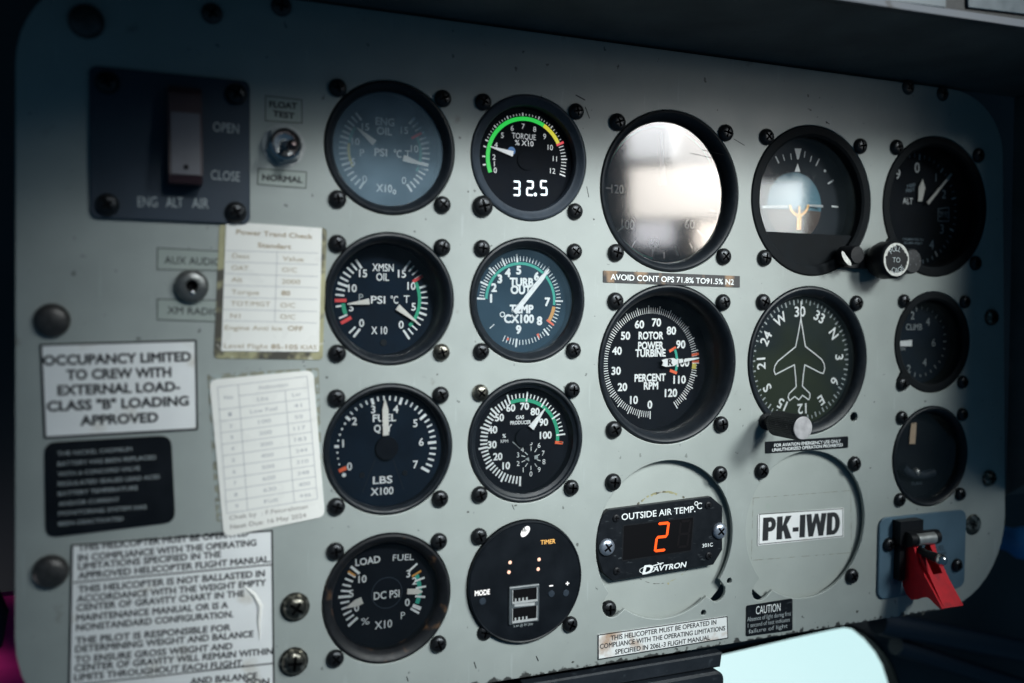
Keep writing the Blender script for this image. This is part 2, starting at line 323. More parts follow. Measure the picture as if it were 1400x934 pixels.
    def tube(s, pts, r, n=12, cap=True):
        rings = []; P = [Vector(p) for p in pts]; up = Vector((0.31, 0.2, 0.93)); base = len(s.v)
        rr = r if isinstance(r, (list, tuple)) else [r]*len(P)
        for i, p in enumerate(P):
            d = (P[min(i+1, len(P)-1)]-P[max(i-1, 0)]).normalized()
            a = d.cross(up); a = a.normalized() if a.length > 1e-3 else d.cross(Vector((1, 0, 0))).normalized(); b = d.cross(a)
            for k in range(n):
                t = 2*math.pi*k/n; q = p+(a*math.cos(t)+b*math.sin(t))*rr[i]; s.v.append(tuple(q))
        for i in range(len(P)-1):
            for k in range(n): s.f.append((base+i*n+k, base+i*n+(k+1) % n, base+(i+1)*n+(k+1) % n, base+(i+1)*n+k))
        if cap: s.f.append(tuple(base+k for k in range(n))); s.f.append(tuple(base+(len(P)-1)*n+k for k in range(n)))
        return s
    def ball(s, c, r, n=20):
        prof = [(r*math.cos(math.radians(t)), c[2]+r*math.sin(math.radians(t))) for t in range(-90, 91, 12)]
        prof[0] = (0.001*r, prof[0][1]); prof[-1] = (0.001*r, prof[-1][1])
        return s.lathe(prof, n, (c[0], c[1]))
    def mesh(s, name, smooth=None):
        me = bpy.data.meshes.new(name)
        me.from_pydata([V(*v) for v in s.v], [], s.f)
        bm = bmesh.new(); bm.from_mesh(me)
        bmesh.ops.recalc_face_normals(bm, faces=bm.faces); bm.to_mesh(me); bm.free()
        if smooth:
            me.shade_smooth(); me.set_sharp_from_angle(angle=math.radians(smooth))
        return me
    def build(s, name, material, parent=None, smooth=None, loc=None):
        me = s.mesh(name, smooth); me.materials.append(material if not isinstance(material, str) else M[material])
        o = bpy.data.objects.new(name, me); COL.objects.link(o)
        if parent is not None: o.parent = parent
        if loc is not None: o.location = V(*loc)
        return o
def inset(pts, b):
    n = len(pts); A = sum(pts[i][0]*pts[(i+1) % n][1]-pts[(i+1) % n][0]*pts[i][1] for i in range(n)); sg = 1 if A > 0 else -1
    out = []
    for i in range(n):
        p0, p, p1 = pts[i-1], pts[i], pts[(i+1) % n]
        def nrm(a, c):
            d = (c[0]-a[0], c[1]-a[1]); l = math.hypot(*d) or 1e-9; return (-d[1]/l*sg, d[0]/l*sg)
        n0, n1 = nrm(p0, p), nrm(p, p1); k = 1+n0[0]*n1[0]+n0[1]*n1[1]; k = max(k, 0.35)
        out.append((p[0]+(n0[0]+n1[0])/k*b, p[1]+(n0[1]+n1[1])/k*b))
    return out
def circle(r, n=64, c=(0, 0)): return [(c[0]+r*math.cos(2*math.pi*i/n), c[1]+r*math.sin(2*math.pi*i/n)) for i in range(n)]
def rrect(x0, x1, y0, y1, r, n=6):
    out = []
    for cx, cy, a0 in ((x1-r, y1-r, 0), (x0+r, y1-r, 90), (x0+r, y0+r, 180), (x1-r, y0+r, 270)):
        for k in range(n+1):
            a = math.radians(a0+90*k/n); out.append((cx+r*math.cos(a), cy+r*math.sin(a)))
    return out
def rquad(q, r, n=5):
    """rounded corners on a four-sided outline"""
    out = []; m = len(q)
    for i in range(m):
        p, a, b = Vector(q[i]), Vector(q[i-1]), Vector(q[(i+1) % m])
        u = (a-p).normalized()*r; v = (b-p).normalized()*r
        for k in range(n+1):
            t = k/n; s0, s1 = p+u, p+v
            out.append(tuple(s0*(1-t)**2+p*2*t*(1-t)+s1*t*t))
    return out
def lobed(circs, n=180):
    """outline of overlapping circles round the first one's centre"""
    out = []; c0 = circs[0]
    for i in range(n):
        a = 2*math.pi*i/n; d = (math.cos(a), math.sin(a)); best = 0
        for cx, cy, r in circs:
            x, y = cx-c0[0], cy-c0[1]; b = d[0]*x+d[1]*y; q = b*b-(x*x+y*y-r*r)
            if q > 0: best = max(best, b+math.sqrt(q))
        out.append((c0[0]+d[0]*best, c0[1]+d[1]*best))
    return out
def tag(o, label=None, cat=None, group=None, kind=None):
    if label: o['label'] = label
    if cat: o['category'] = cat
    if group: o['group'] = group
    if kind: o['kind'] = kind
    return o
def empty(name, loc, label, cat, group=None):
    o = bpy.data.objects.new(name, None); COL.objects.link(o); o.location = V(*loc); o.empty_display_size = 0.01
    return tag(o, label, cat, group)
def curve_sheet(name, outer, holes, z0, z1, bevel, material):
    cu = bpy.data.curves.new(name, 'CURVE'); cu.dimensions = '2D'; cu.fill_mode = 'BOTH'
    cu.extrude = ((z1-z0)/2-bevel)*S; cu.bevel_depth = bevel*S; cu.bevel_resolution = 2; cu.offset = -bevel*S
    for pts in [outer]+holes:
        sp = cu.splines.new('POLY'); sp.points.add(len(pts)-1)
        for p, q in zip(sp.points, pts): p.co = (q[0]*S, q[1]*S, 0, 1)
        sp.use_cyclic_u = True
    ob = bpy.data.objects.new('t', cu); COL.objects.link(ob)
    dg = bpy.context.evaluated_depsgraph_get(); dg.update()
    me = bpy.data.meshes.new_from_object(ob.evaluated_get(dg)); bpy.data.objects.remove(ob)
    for v in me.vertices: v.co = Vector((v.co.x, -(v.co.z+(z0+z1)/2*S), v.co.y))
    me.materials.clear(); me.materials.append(M[material]); me.shade_smooth(); me.set_sharp_from_angle(angle=math.radians(35))
    o = bpy.data.objects.new(name, me); COL.objects.link(o); return o

# ------------------------------------------------------------------ screws
def screw_mesh(r, h, mt, slot=True, name='screw'):
    b = MB(); b.lathe([(0.001, -1.0), (r*0.6, -1.0), (r*0.6, 0.0), (r, 0.02), (r, h*0.28), (r*0.93, h*0.55), (r*0.74, h*0.83), (r*0.42, h*0.97), (0.001, h)], 40)
    me = b.mesh(name, 40); me.materials.append(M[mt])
    if not slot: return me
    ob = bpy.data.objects.new('t', me); COL.objects.link(ob)
    c = MB(); w = r*0.12; L = r*0.58
    c.slab([(-w, -L), (w, -L), (w, -w), (L, -w), (L, w), (w, w), (w, L), (-w, L), (-w, w), (-L, w), (-L, -w), (-w, -w)], h*0.35, h+2)
    cm = c.mesh('t'); cm.materials.append(M['darkhole']); co = bpy.data.objects.new('t', cm); COL.objects.link(co)
    md = ob.modifiers.new('b', 'BOOLEAN'); md.object = co; md.operation = 'DIFFERENCE'; md.solver = 'EXACT'
    try: md.material_mode = 'TRANSFER'
    except Exception: pass
    dg = bpy.context.evaluated_depsgraph_get(); dg.update()
    m2 = bpy.data.meshes.new_from_object(ob.evaluated_get(dg)); m2.name = name
    bpy.data.objects.remove(ob); bpy.data.objects.remove(co)
    m2.shade_smooth(); m2.set_sharp_from_angle(angle=math.radians(40)); return m2
SCR = screw_mesh(3.9, 2.7, 'screw'); SCR_BIG = screw_mesh(4.3, 2.8, 'screw'); SCR_WORN = screw_mesh(3.9, 2.7, 'screw_worn')
SCR_HUGE = screw_mesh(4.9, 3.2, 'screw'); SCR_SIL = screw_mesh(4.2, 2.2, 'zinc'); SCR_TINY = screw_mesh(2.0, 0.7, 'blackplastic')
def put(me, name, parent, x, y, z=0.0):
    o = bpy.data.objects.new(name, me); COL.objects.link(o); o.parent = parent
    o.location = V(x, y, z); o.rotation_euler = (0, random.uniform(0, 1.5), 0); return o

# ------------------------------------------------------------------ crops measured on the photograph
def CR(x0, y0, s): return lambda x, y: (x0+x/s, y0+y/s)
cA = CR(430, 90, 3.59); cB = CR(430, 300, 3.59); cC = CR(430, 500, 3.59); cJ = CR(800, 130, 3.592); cN = CR(1000, 150, 3.5)
cK = CR(800, 370, 3.736); cM = CR(1000, 370, 3.59); cP = CR(1180, 380, 2.918); cO = CR(810, 670, 6.67); cPK = CR(980, 590, 2.713)
cF = CR(435, 515, 4.79); cH = CR(640, 515, 5.1875); cI = CR(440, 725, 5.05); cU = CR(630, 700, 5.05); cT = CR(640, 120, 4.918)
cAl = CR(1200, 180, 4.556); cAt = CR(1020, 160, 4.061); cPt = CR(280, 290, 4.447); cCd = CR(280, 490, 3.735); cHe = CR(80, 710, 3.889)
cNi = CR(40, 580, 5.495); cFl = CR(330, 110, 5.833); cAx = CR(200, 325, 7.473); cE = CR(110, 80, 4.0625); cS = CR(1190, 690, 5.84)
cOc = CR(0, 290, 3.013); cTn = CR(1215, 550, 6.225); cL = CR(800, 610, 2.883)
class Frame:
    """turns measured points into millimetres local to a thing, on one plane"""
    def __init__(s, cx, cy, z, crop): s.c = (cx, cy); s.z = z; s.crop = crop
    def p(s, x, y):
        q = U(*s.crop(x, y), s.z); return (q[0]-s.c[0], q[1]-s.c[1])
    def ang(s, x, y): q = s.p(x, y); return math.degrees(math.atan2(q[0], q[1]))
    def rad(s, x, y): return math.hypot(*s.p(x, y))
    def hh(s, x, y, h): a, b = s.p(x, y-h/2), s.p(x, y+h/2); return abs(a[1]-b[1])
    def ww(s, x, y, w): a, b = s.p(x-w/2, y), s.p(x+w/2, y); return abs(a[0]-b[0])
    def txt(s, mb, t, x, y, h, w=None, bold=0.0, z=0.0, rot=0.0, shear=0.0):
        q = s.p(x, y); return mb.text(t, q[0], q[1], s.hh(x, y, h), s.ww(x, y, w) if w else None, math.radians(rot), z, bold, shear)
    def txt2(s, mb, t, a, b, h, bold=0.0, z=0.0, shear=0.0):
        """text between its left and right ends"""
        p, q = s.p(*a), s.p(*b); x, y = (a[0]+b[0])/2, (a[1]+b[1])/2
        return mb.text(t, (p[0]+q[0])/2, (p[1]+q[1])/2, s.hh(x, y, h), math.hypot(q[0]-p[0], q[1]-p[1]), math.atan2(q[1]-p[1], q[0]-p[0]), z, bold, shear)

# ================================================================== large structure
GC = {'c1r1': (104.7, 69.5), 'c2r1': (171, 69.8), 'c1r2': (104.7, 3.4), 'c2r2': (170.9, 3.6), 'c1r3': (104.4, -63), 'c2r3': (170.6, -62.5),
      'c1r4': (104, -129.6), 'c2r4': (170.5, -129), 'c3r1': (248.3, 58.8), 'c3r2': (248.4, -27.6), 'c3r3': (248.4, -116.3), 'c4r1': (336.8, 58.8),
      'c4r2': (336.5, -27.1), 'c4r3': (337.6, -116.2), 'alt': (425.8, 60.2), 'vsi': (426, -17.6), 'turn': (426.5, -83.8)}
BIG = ('c3r1', 'c3r2', 'c3r3', 'c4r1', 'c4r2', 'c4r3', 'alt')
outer = []
def arcpts(cx, cy, rx, ry, a0, a1, n=10):
    return [(cx+rx*math.cos(math.radians(a0+(a1-a0)*k/n)), cy+ry*math.sin(math.radians(a0+(a1-a0)*k/n))) for k in range(n+1)]
outer += arcpts(-4, 90, 36, 38, 180, 90)
outer += arcpts(436, 92, 42, 36, 90, 0)
outer += arcpts(440, -123, 48.5, 52, 0, -90)
outer += arcpts(0, -128, 42.4, 47.5, 270, 180)
holes = []
LOBE = {}
lx, ly = U(*cL(518, 572)); LOBE['c3r3'] = [(lx, ly, 5.6)]
l2 = U(*cL(110, 628)); LOBE['c3r3'].append((l2[0], l2[1], 6.0))
l3 = U(*cPK(162, 590)); LOBE['c4r3'] = [(l3[0], l3[1], 5.4)]
k0 = U(1240, 357, 0); LOBE['alt'] = [(395.5, 30.5, 11.0)]
v0 = U(*cP(160, 415)); LOBE['vsi'] = [(v0[0], v0[1], 5.2)]
for g, c in GC.items():
    r = 39.9 if g in BIG else 29.0
    holes.append(lobed([(c[0], c[1], r+0.35)]+LOBE.get(g, [])) if g in LOBE else circle(r+0.35, 128, c))
small = [U(*cL(569, 531)), U(*cL(467, 657))]
for q in small: holes.append(circle(1.5, 24, q))
q = U(*cM(602, 718)); holes.append(circle(2.6, 24, q))
panel = curve_sheet('instrument_panel', outer, holes, -2.0, 0.0, 0.35, 'panel')
tag(panel, 'pale grey painted instrument panel with rounded corners and round cut-outs holding every gauge', 'instrument panel')
# fasteners that hold the panel to its frame
big_l = screw_mesh(6.5, 4.0, 'screw_shade', False, name='mounting_screw'); mid_r = screw_mesh(4.9, 3.6, 'screw_worn', name='mounting_screw'); drk = screw_mesh(4.2, 2.0, 'screw_shade', name='mounting_screw')
for (px, py), me in (((71, 438), big_l), ((69, 782), big_l), ((1356, 434), mid_r), ((1353, 654), mid_r), ((118, 29), big_l), ((290, 18), drk), ((385, 8), drk), ((1243, 119), drk), ((1290, 128), drk)):
    x, y = U(px, py, 1); put(me, 'mounting_screw', panel, x, y, 0)
flush = MB(); flush.cap0 = flush.cap1 = True
fx, fy = U(1330, 717)
ob = MB().lathe([(6.2, 0), (6.2, 0.5), (5.4, 0.8), (3.4, 0.5), (0.01, 0.4)], 40).build('flush_screw', 'screw_worn', panel, 40, (fx, fy, 0))
MB().tick(20, -2.4, 2.4, 0.8, 0.9).tick(110, -2.4, 2.4, 0.8, 0.92).build('screw_slot', 'darkhole', ob)
bolt_me = screw_mesh(5.3, 4.0, 'screw_worn', name='bolt')
for px, py in ((404, 831), (402, 906)):
    x, y = U(px, py, 1.5); b_ = put(bolt_me, 'bolt', panel, x, y, 0)
    MB().lathe([(6.2, 0.02), (6.2, 0.7), (5.0, 0.7)], 32).build('washer', 'screw_worn', b_, 40)
# scratches and scuffs in the paint
sc = MB()
for (x0, y0, x1, y1, w) in ((787, 130, 800, 137, .5), (800, 146, 806, 162, .4), (802, 255, 805, 270, .35), (960, 205, 990, 212, .3), (1003, 190, 1018, 199, .3), (1120, 410, 1128, 404, .3),
                            (648, 905, 651, 914, .45), (733, 897, 736, 904, .5), (556, 925, 558, 932, .45), (700, 690, 703, 697, .3), (1129, 166, 1134, 170, .4), (905, 150, 930, 158, .3)):
    MB().line(U(x0, y0), U(x1, y1), w, 0.03).build('scratch', 'darkhole', panel)

random.seed(11)
for px, py, sz in ((1130, 168, .8), (783, 905, 1.0), (705, 691, .7), (1322, 348, .9), (447, 516, .8), (1172, 836, 1.3), (1262, 838, 1.6), (1236, 842, 1.1), (1292, 831, 1.4), (1118, 858, .9), (812, 300, .6), (640, 262, .6), (598, 512, .6), (1012, 560, .7), (1190, 640, .7), (640, 700, .7)):
    x, y = U(px, py); k_ = 9
    MB().sheet([(x+sz*random.uniform(.5, 1.15)*math.cos(2*math.pi*k/k_), y+0.75*sz*random.uniform(.5, 1.15)*math.sin(2*math.pi*k/k_)) for k in range(k_)], 0.025).build('paint_chip', 'chip_dark', panel)
hood = MB()
# the lip runs along the line seen at the top of the photograph; to the left, out of sight, it is made deeper to shade the top left
LIP = []
for x, zl in ((-160, 140), (0, 132), (62, 112), (112, 90), (190, 88), (250, 89), (340, 89), (480, 89), (640, 89)):
    LIP.append((x, 130.6+(x-264)*0.021-(zl-80)*0.12, zl))
hv = []
for x, yl, zl in LIP: hv += [(x, 129.3, -4), (x, yl, zl), (x, yl+26, zl+5), (x, 190, zl*0.85), (x, 214, zl*0.4), (x, 216, -4)]
n = 6; m_ = len(LIP)
hood.add(hv, [tuple(range(n-1, -1, -1)), tuple(range((m_-1)*n, m_*n))]+[(k*n+i, k*n+(i+1) % n, (k+1)*n+(i+1) % n, (k+1)*n+i) for k in range(m_-1) for i in range(n)])
hood.add([(491, 128.9, -4), (507, 128.9, -4), (507, 130.5, 118), (491, 130.5, 118), (494, -112, -4), (510, -112, -4), (508, -26, 118), (492, -26, 118)],
         [(0, 1, 2, 3), (4, 7, 6, 5), (0, 3, 7, 4), (1, 5, 6, 2), (3, 2, 6, 7), (0, 4, 5, 1)])
glareshield = hood.build('glareshield', 'hood', None, 30, (0, 0, 0))
tag(glareshield, 'dark padded glareshield hood overhanging the top and right edge of the panel', 'glareshield')
# warning light row on the lip of the hood
A0 = 95.0
ax, ay = U(1260, 0, A0)
an = empty('annunciator_panel', (ax, ay, A0), 'row of unlit warning light windows with a worn metal edge on the glareshield lip', 'warning lights')
def aq(pts): return [(U(x, y, A0)[0]-ax, U(x, y, A0)[1]-ay) for x, y in pts]
MB().slab(aq([(980, -60), (1480, -20), (1480, 48), (1110, -4), (980, -22)]), -3, -0.4).build('housing', 'blackplastic', an)
MB().slab(aq([(880, -34), (1100, -6), (1250, 17), (1420, 42), (1420, 32), (1260, 9), (1110, -14), (880, -42)]), -0.4, 1.6).build('metal_edge', 'hoodedge', an)
for qd in ([(1105, -40), (1176, -30), (1176, 3), (1105, -6)], [(1207, -30), (1292, -20), (1291, 12), (1207, 1)], [(1321, -20), (1405, -10), (1404, 21), (1321, 11)], [(1010, -50), (1085, -42), (1085, -10), (1010, -20)]):
    MB().bevel_slab(rquad(aq(qd), 1.0, 3), -0.4, 1.0, 0.3).build('warning_window', 'lens_cell', an)

# dark cockpit behind and below the panel, with the chin window in it
BZ = -90
win = rquad([U(930, 905, BZ), U(1150, 853, BZ), U(1182, 860, BZ), U(1222, 908, BZ), U(1237, 990, BZ), U(930, 1060, BZ)], 9, 6)
win = [U(900, 911, BZ)]+[U(px, py, BZ) for px, py in ((985, 891), (1080, 869), (1135, 857), (1152, 854), (1165, 856), (1180, 864), (1196, 877), (1211, 895), (1221, 913), (1229, 938), (1233, 970), (1233, 1040), (900, 1080))]
bulk = curve_sheet('cockpit_bulkhead', [(-520, -560), (1300, -560), (1300, 620), (-520, 620)], [win[::-1]], BZ-8, BZ, 1.0, 'bulk')
tag(bulk, 'dark unlit cockpit bulkhead behind the panel with a rounded opening for the chin window', 'bulkhead')
wc = (sum(p[0] for p in win)/len(win), sum(p[1] for p in win)/len(win))
cw = empty('chin_window', (wc[0], wc[1], BZ), 'bright chin window with rounded edge seen below the panel', 'window')
wl = [(p[0]-wc[0], p[1]-wc[1]) for p in win]
fr = MB(); n = len(wl); wi = inset(wl, 1.6); wo = inset(wl, 0.25)
fr.add([(x, y, -9) for x, y in wo]+[(x, y, 1.5) for x, y in wo]+[(x, y, 1.5) for x, y in wi]+[(x, y, -9) for x, y in wi],
       [(i+k*n, (i+1) % n+k*n, (i+1) % n+(k+1) % 4*n, i+(k+1) % 4*n) for i in range(n) for k in range(4)])
fr.build('window_frame', 'matt_black', cw)
MB().slab(inset(wl, 1.5), -6, -4).build('pane', 'pane', cw)
sky = MB()
vs, fs = [], []
for i in range(13):
    for j in range(9):
        a = math.radians(-40+80*i/12); b = math.radians(-58+56*j/8); R_ = 2600
        vs.append((420+R_*math.sin(a)*math.cos(b), R_*math.sin(b)+150, BZ-200-R_*math.cos(a)*math.cos(b)+600))
for i in range(12):
    for j in range(8): fs.append((i*9+j, i*9+j+1, (i+1)*9+j+1, (i+1)*9+j))
sky.add(vs, fs); so = sky.build('sky', 'sky', None, 60); tag(so, kind='structure')
# black ledge and console under the panel
led = empty('lower_console', (150, -177, 0), 'black lower console with a ledge strip butting against the bottom edge of the panel', 'console')
MB().bevel_slab([(20, -8.5), (131, -8.5), (132, -0.9), (20, -0.9)], -4, 2.5, 0.8).build('ledge_strip', 'ledge', led)
MB().bevel_slab(rrect(-60, 131, -70, -9, 5, 5), -30, 6.0, 1.2).build('console_box', 'ledge', led)
for x in (118, 100): put(SCR_TINY, 'screw', led, x, -16, 6)
# things in the dark around the panel
pk_ = MB(); px0 = U(6, 890, -62)
for (x0, y0, z0, x1, y1, z1) in ((-30, -26, -8, 9, 24, 4), ):
    g = []; nx, ny = 8, 10
    for i in range(nx+1):
        for j in range(ny+1):
            u, v = i/nx, j/ny
            g.append((x0+(x1-x0)*u+2*math.sin(v*5), y0+(y1-y0)*v, 5*math.sin(u*3.1)*math.sin(v*2.6+0.3)+2.2*math.sin(v*9+u*3)))
    b0 = len(g); g += [(x, y, z-7) for x, y, z in g]
    f_ = [(i*(ny+1)+j, i*(ny+1)+j+1, (i+1)*(ny+1)+j+1, (i+1)*(ny+1)+j) for i in range(nx) for j in range(ny)]
    f2 = [tuple(b0+k for k in q) for q in f_]
    rim = [i*(ny+1) for i in range(nx+1)]+[nx*(ny+1)+j for j in range(1, ny+1)]+[i*(ny+1)+ny for i in range(nx-1, -1, -1)]+[j for j in range(ny-1, 0, -1)]
    pk_.add(g, f_+f2+[(rim[k], rim[(k+1) % len(rim)], b0+rim[(k+1) % len(rim)], b0+rim[k]) for k in range(len(rim))])
o = pk_.build('cloth_pouch', 'magenta', None, 60, (px0[0], px0[1], -62)); tag(o, 'magenta cloth pouch half hidden behind the lower left corner of the panel', 'pouch')
cb = MB(); pts = [(-70, -95, -40), (-58, -116, -40), (-53, -130, -41), (-55, -142, -42), (-68, -154, -44)]
cb.tube([(x+30, y+120, z+40) for x, y, z in pts], 4.2)
o = cb.build('cable', 'cable', None, 60, (-30, -120, -40)); tag(o, 'dark blue cable curving past the lower left edge of the panel', 'cable')
bx = U(1396, 742, -40)
o = MB().lathe([(0.01, 12), (6, 11), (10, 7), (11, 0), (8, -8), (8, -49)], 32).build('round_knob', 'bluecloth', None, 40, (bx[0], bx[1], -40)); tag(o, 'blurred blue knob in the dark beyond the lower right corner', 'knob')
st = MB(); a, b = U(1200, 850, -60), U(1420, 900, -60)
st.tube([(a[0]-440, a[1]+200, 0), (b[0]-440+40, b[1]+200-8, 0)], 8, 16)
st.tube([(a[0]-440+20, a[1]+200-20, -4), (b[0]-440+40, b[1]+200-40, -4)], 6, 16)
o = st.build('frame_tube', 'cable', None, 60, (440, -200, -60)); tag(o, 'dark frame tubes running below the lower right corner of the panel', 'frame tubes')

# ================================================================== gauges
def up(o):
    """turn a sheet's faces towards the viewer's side of the panel"""
    for p in o.data.polygons:
        if p.normal.y > 0: p.flip()
    return o
GG = 'round instruments set into the panel'
GL = {}
def gauge(key, name, label, zd, face='dial', bezel='bezel', glass='glass', gr=None, lip=3.6, zg=-3.0, screws='0123', off=None, worn=(), huge=()):
    cx, cy = GC[key]; big = key in BIG; R = 39.9 if big else 29.0; gr = gr or (34.8 if big else 24.9)
    t = empty(name, (cx, cy, 0), label, 'gauge', GG)
    b = MB()
    if key in LOBE:
        pts = [(p[0]-cx, p[1]-cy) for p in lobed([(cx, cy, R)]+[(l[0], l[1], l[2]-0.4) for l in LOBE[key]], 200)]
        n = len(pts); q = inset(pts, 0.5); k = circle(gr+1.2, n); k2 = circle(gr, n)
        b.add([(x, y, -14) for x, y in pts]+[(x, y, -0.2) for x, y in pts]+[(x, y, 0.3) for x, y in q]+[(x, y, 0.3) for x, y in k]+[(x, y, -0.6) for x, y in k2]+[(x, y, zd-0.4) for x, y in k2],
              [(a*n+i, a*n+(i+1) % n, (a+1)*n+(i+1) % n, (a+1)*n+i) for a in range(5) for i in range(n)])
    else:
        b.lathe([(R, zd-2), (R, 0.0), (R-0.35, 0.55), (R-1.1, 0.75), (R-1.7, 0.5), (R-lip*0.75, -0.5), (gr+0.3, zg*0.6), (gr, zg), (gr, zd-0.4)], 128)
    b.build('bezel', 'matt_black' if key in LOBE and bezel == 'bezel' else bezel, t, 30)
    f = MB().disc(gr+2.0 if key not in LOBE else gr+0.05, zd, 96).build('dial_face', face, t)
    if glass:
        up(MB().lathe([(0.01, zg-0.2), (gr*0.5, zg-0.2), (gr-0.05, zg-0.2)], 96).build('glass', glass, t))
    d = 31.45 if big else 23.55
    for k, (sx, sy) in enumerate(((-1, 1), (1, 1), (-1, -1), (1, -1))):
        if str(k) in screws:
            me = SCR_WORN if k in worn else SCR_HUGE if k in huge else (SCR_BIG if big else SCR)
            put(me, 'screw', t, sx*d, sy*d, 0)
    GL[key] = (t, f)
    return t, f
def fr_(key, crop, z): return Frame(GC[key][0], GC[key][1], z, crop)
def pointer(name, F, base, tip, wb, wt, z, t, mt='needle', shoulder=None):
    """flat tapering needle with a little thickness"""
    p, q = Vector(F.p(*base)), Vector(F.p(*tip)); d = (q-p).normalized(); n_ = Vector((-d.y, d.x))
    if shoulder is None: pts = [p-n_*wb/2, q-n_*wt/2, q+n_*wt/2, p+n_*wb/2]
    else:
        s_ = p.lerp(q, shoulder); pts = [p-n_*wb/2, s_-n_*wb/2, q-n_*wt/2, q+n_*wt/2, s_+n_*wb/2, p+n_*wb/2]
    return MB().slab([tuple(x) for x in pts], z, z+0.5).build(name, mt, t)
Z1, Z2 = 0.06, 0.10      # ink layers over the dial

# --- engine oil
t, f = gauge('c1r1', 'oil_gauge', 'oil gauge marked ENG OIL behind hazy blue-grey glass beside the float test switch', -10, 'dial_grey', glass='glass_hazy', zg=-3)
F = fr_('c1r1', cA, -10); w = MB(); g_ = MB(); r_ = MB()
for k in range(16):
    w.tick(-146+k*106/15, 17.2 if k % 5 else 16.8, 20.8, 0.75 if k % 5 else 1.0, -10+Z1); w.tick(144-k*104/15, 17.2, 20.8 if k % 5 else 21.2, 0.75 if k % 5 else 1.0, -10+Z1)
MB().arc(-80, -55, 15.9, 17.1, -10+Z1).build('green_arc', 'green_dim', f); g_.arc(62, 118, 15.9, 17.1, -10+Z1); r_.tick(60.5, 14, 19.5, 1.2, -10+Z2)
y_ = MB().arc(-118, -82, 15.9, 17.1, -10+Z1)
for s_, x, y in (('15', 250, 300), ('10', 202, 372), ('5', 190, 472), ('0', 246, 556), ('15', 441, 317), ('10', 491, 408), ('0', 439, 563)): F.txt(w, s_, x, y, 34, None, 0.0, -10+Z2)
for s_, x, y, ww in (('ENG', 346, 275, 92), ('OIL', 343, 321, 75), ('PSI', 325, 425, 62), ('\u00b0C', 408, 432, 38), ('X10\u2080', 352, 602, 98)): F.txt(w, s_, x, y, 36, ww, 0.02, -10+Z2)
F.txt(w, 'P', 233, 427, 34, None, 0, -10+Z2); F.txt(w, 'T', 457, 433, 34, None, 0, -10+Z2)
w.build('scale_lettering', 'white', f); g_.build('green_arc', 'green_dim', f); r_.build('red_line', 'red', f); y_.build('yellow_arc', 'yellow', f)
pointer('pressure_pointer', F, (290, 382), (205, 308), 2.9, 0.5, -8.6, t); pointer('temperature_pointer', F, (430, 455), (552, 496), 2.9, 0.5, -8.6, t)

# --- transmission oil
t, f = gauge('c1r2', 'oil_gauge', 'oil gauge marked XMSN OIL with a dial tinted by blue reflection beside the power check card', -13.5, 'dial_blue', glass='glass', zg=-4, worn=(3,))
F = fr_('c1r2', cB, -13.5); zz = -13.5; w = MB(); g_ = MB(); r_ = MB()
for k in range(16):
    a = -142+k*107/15
    if k not in (2, 5): w.tick(a, 17.6 if k % 5 else 16.9, 21.6, 0.8 if k % 5 else 1.05, zz+Z1)
    a = 145-k*109/15
    if k != 11: w.tick(a, 17.8 if k % 5 else 17.0, 21.4 if k % 5 else 22.0, 0.7 if k % 5 else 1.0, zz+Z1)
for x, y in ((130, 398), (156, 495)): r_.tick(F.ang(x, y), 16.6, 21.8, 1.5, zz+Z2)
r_.tick(F.ang(515, 287), 16.4, 21.8, 1.4, zz+Z2)
MB().arc(F.ang(150, 412), F.ang(160, 462), 17.3, 19.1, zz+Z2*1.4).build('green_arc', 'green', f); g_.arc(F.ang(508, 303), F.ang(468, 525), 16.6, 18.2, zz+Z2*1.4)
for s_, x, y in (('15', 238, 265), ('10', 186, 338), ('5', 180, 432), ('0', 231, 509), ('15', 429, 267), ('10', 476, 327), ('5', 486, 429), ('0', 425, 517)): F.txt(w, s_, x, y, 36, None, 0.02, zz+Z2)
for s_, x, y, ww in (('XMSN', 336, 237, 105), ('OIL', 334, 283, 62), ('PSI', 312, 395, 70), ('\u00b0C', 392, 395, 36), ('X 10', 318, 545, 78)): F.txt(w, s_, x, y, 36, ww, 0.012, zz+Z2)
F.txt(w, 'T', 452, 392, 36, None, 0, zz+Z2)
fi = MB(); F.txt(fi, 'P', 228, 383, 34, None, 0, zz+Z2)
w.build('scale_lettering', 'white', f); g_.build('green_arc', 'green', f); r_.build('red_line', 'red', f); fi.build('faint_lettering', 'dimwhite', f)
MB().lathe([(1.6, zz+.1), (1.4, zz+.5), (0.01, zz+.5)], 20, F.p(338, 605)).build('dial_screw', 'bezel', f)
pointer('pressure_pointer', F, (265, 403), (158, 416), 2.7, 0.5, zz+1.2, t); pointer('temperature_pointer', F, (403, 430), (507, 512), 2.9, 0.5, zz+1.2, t)

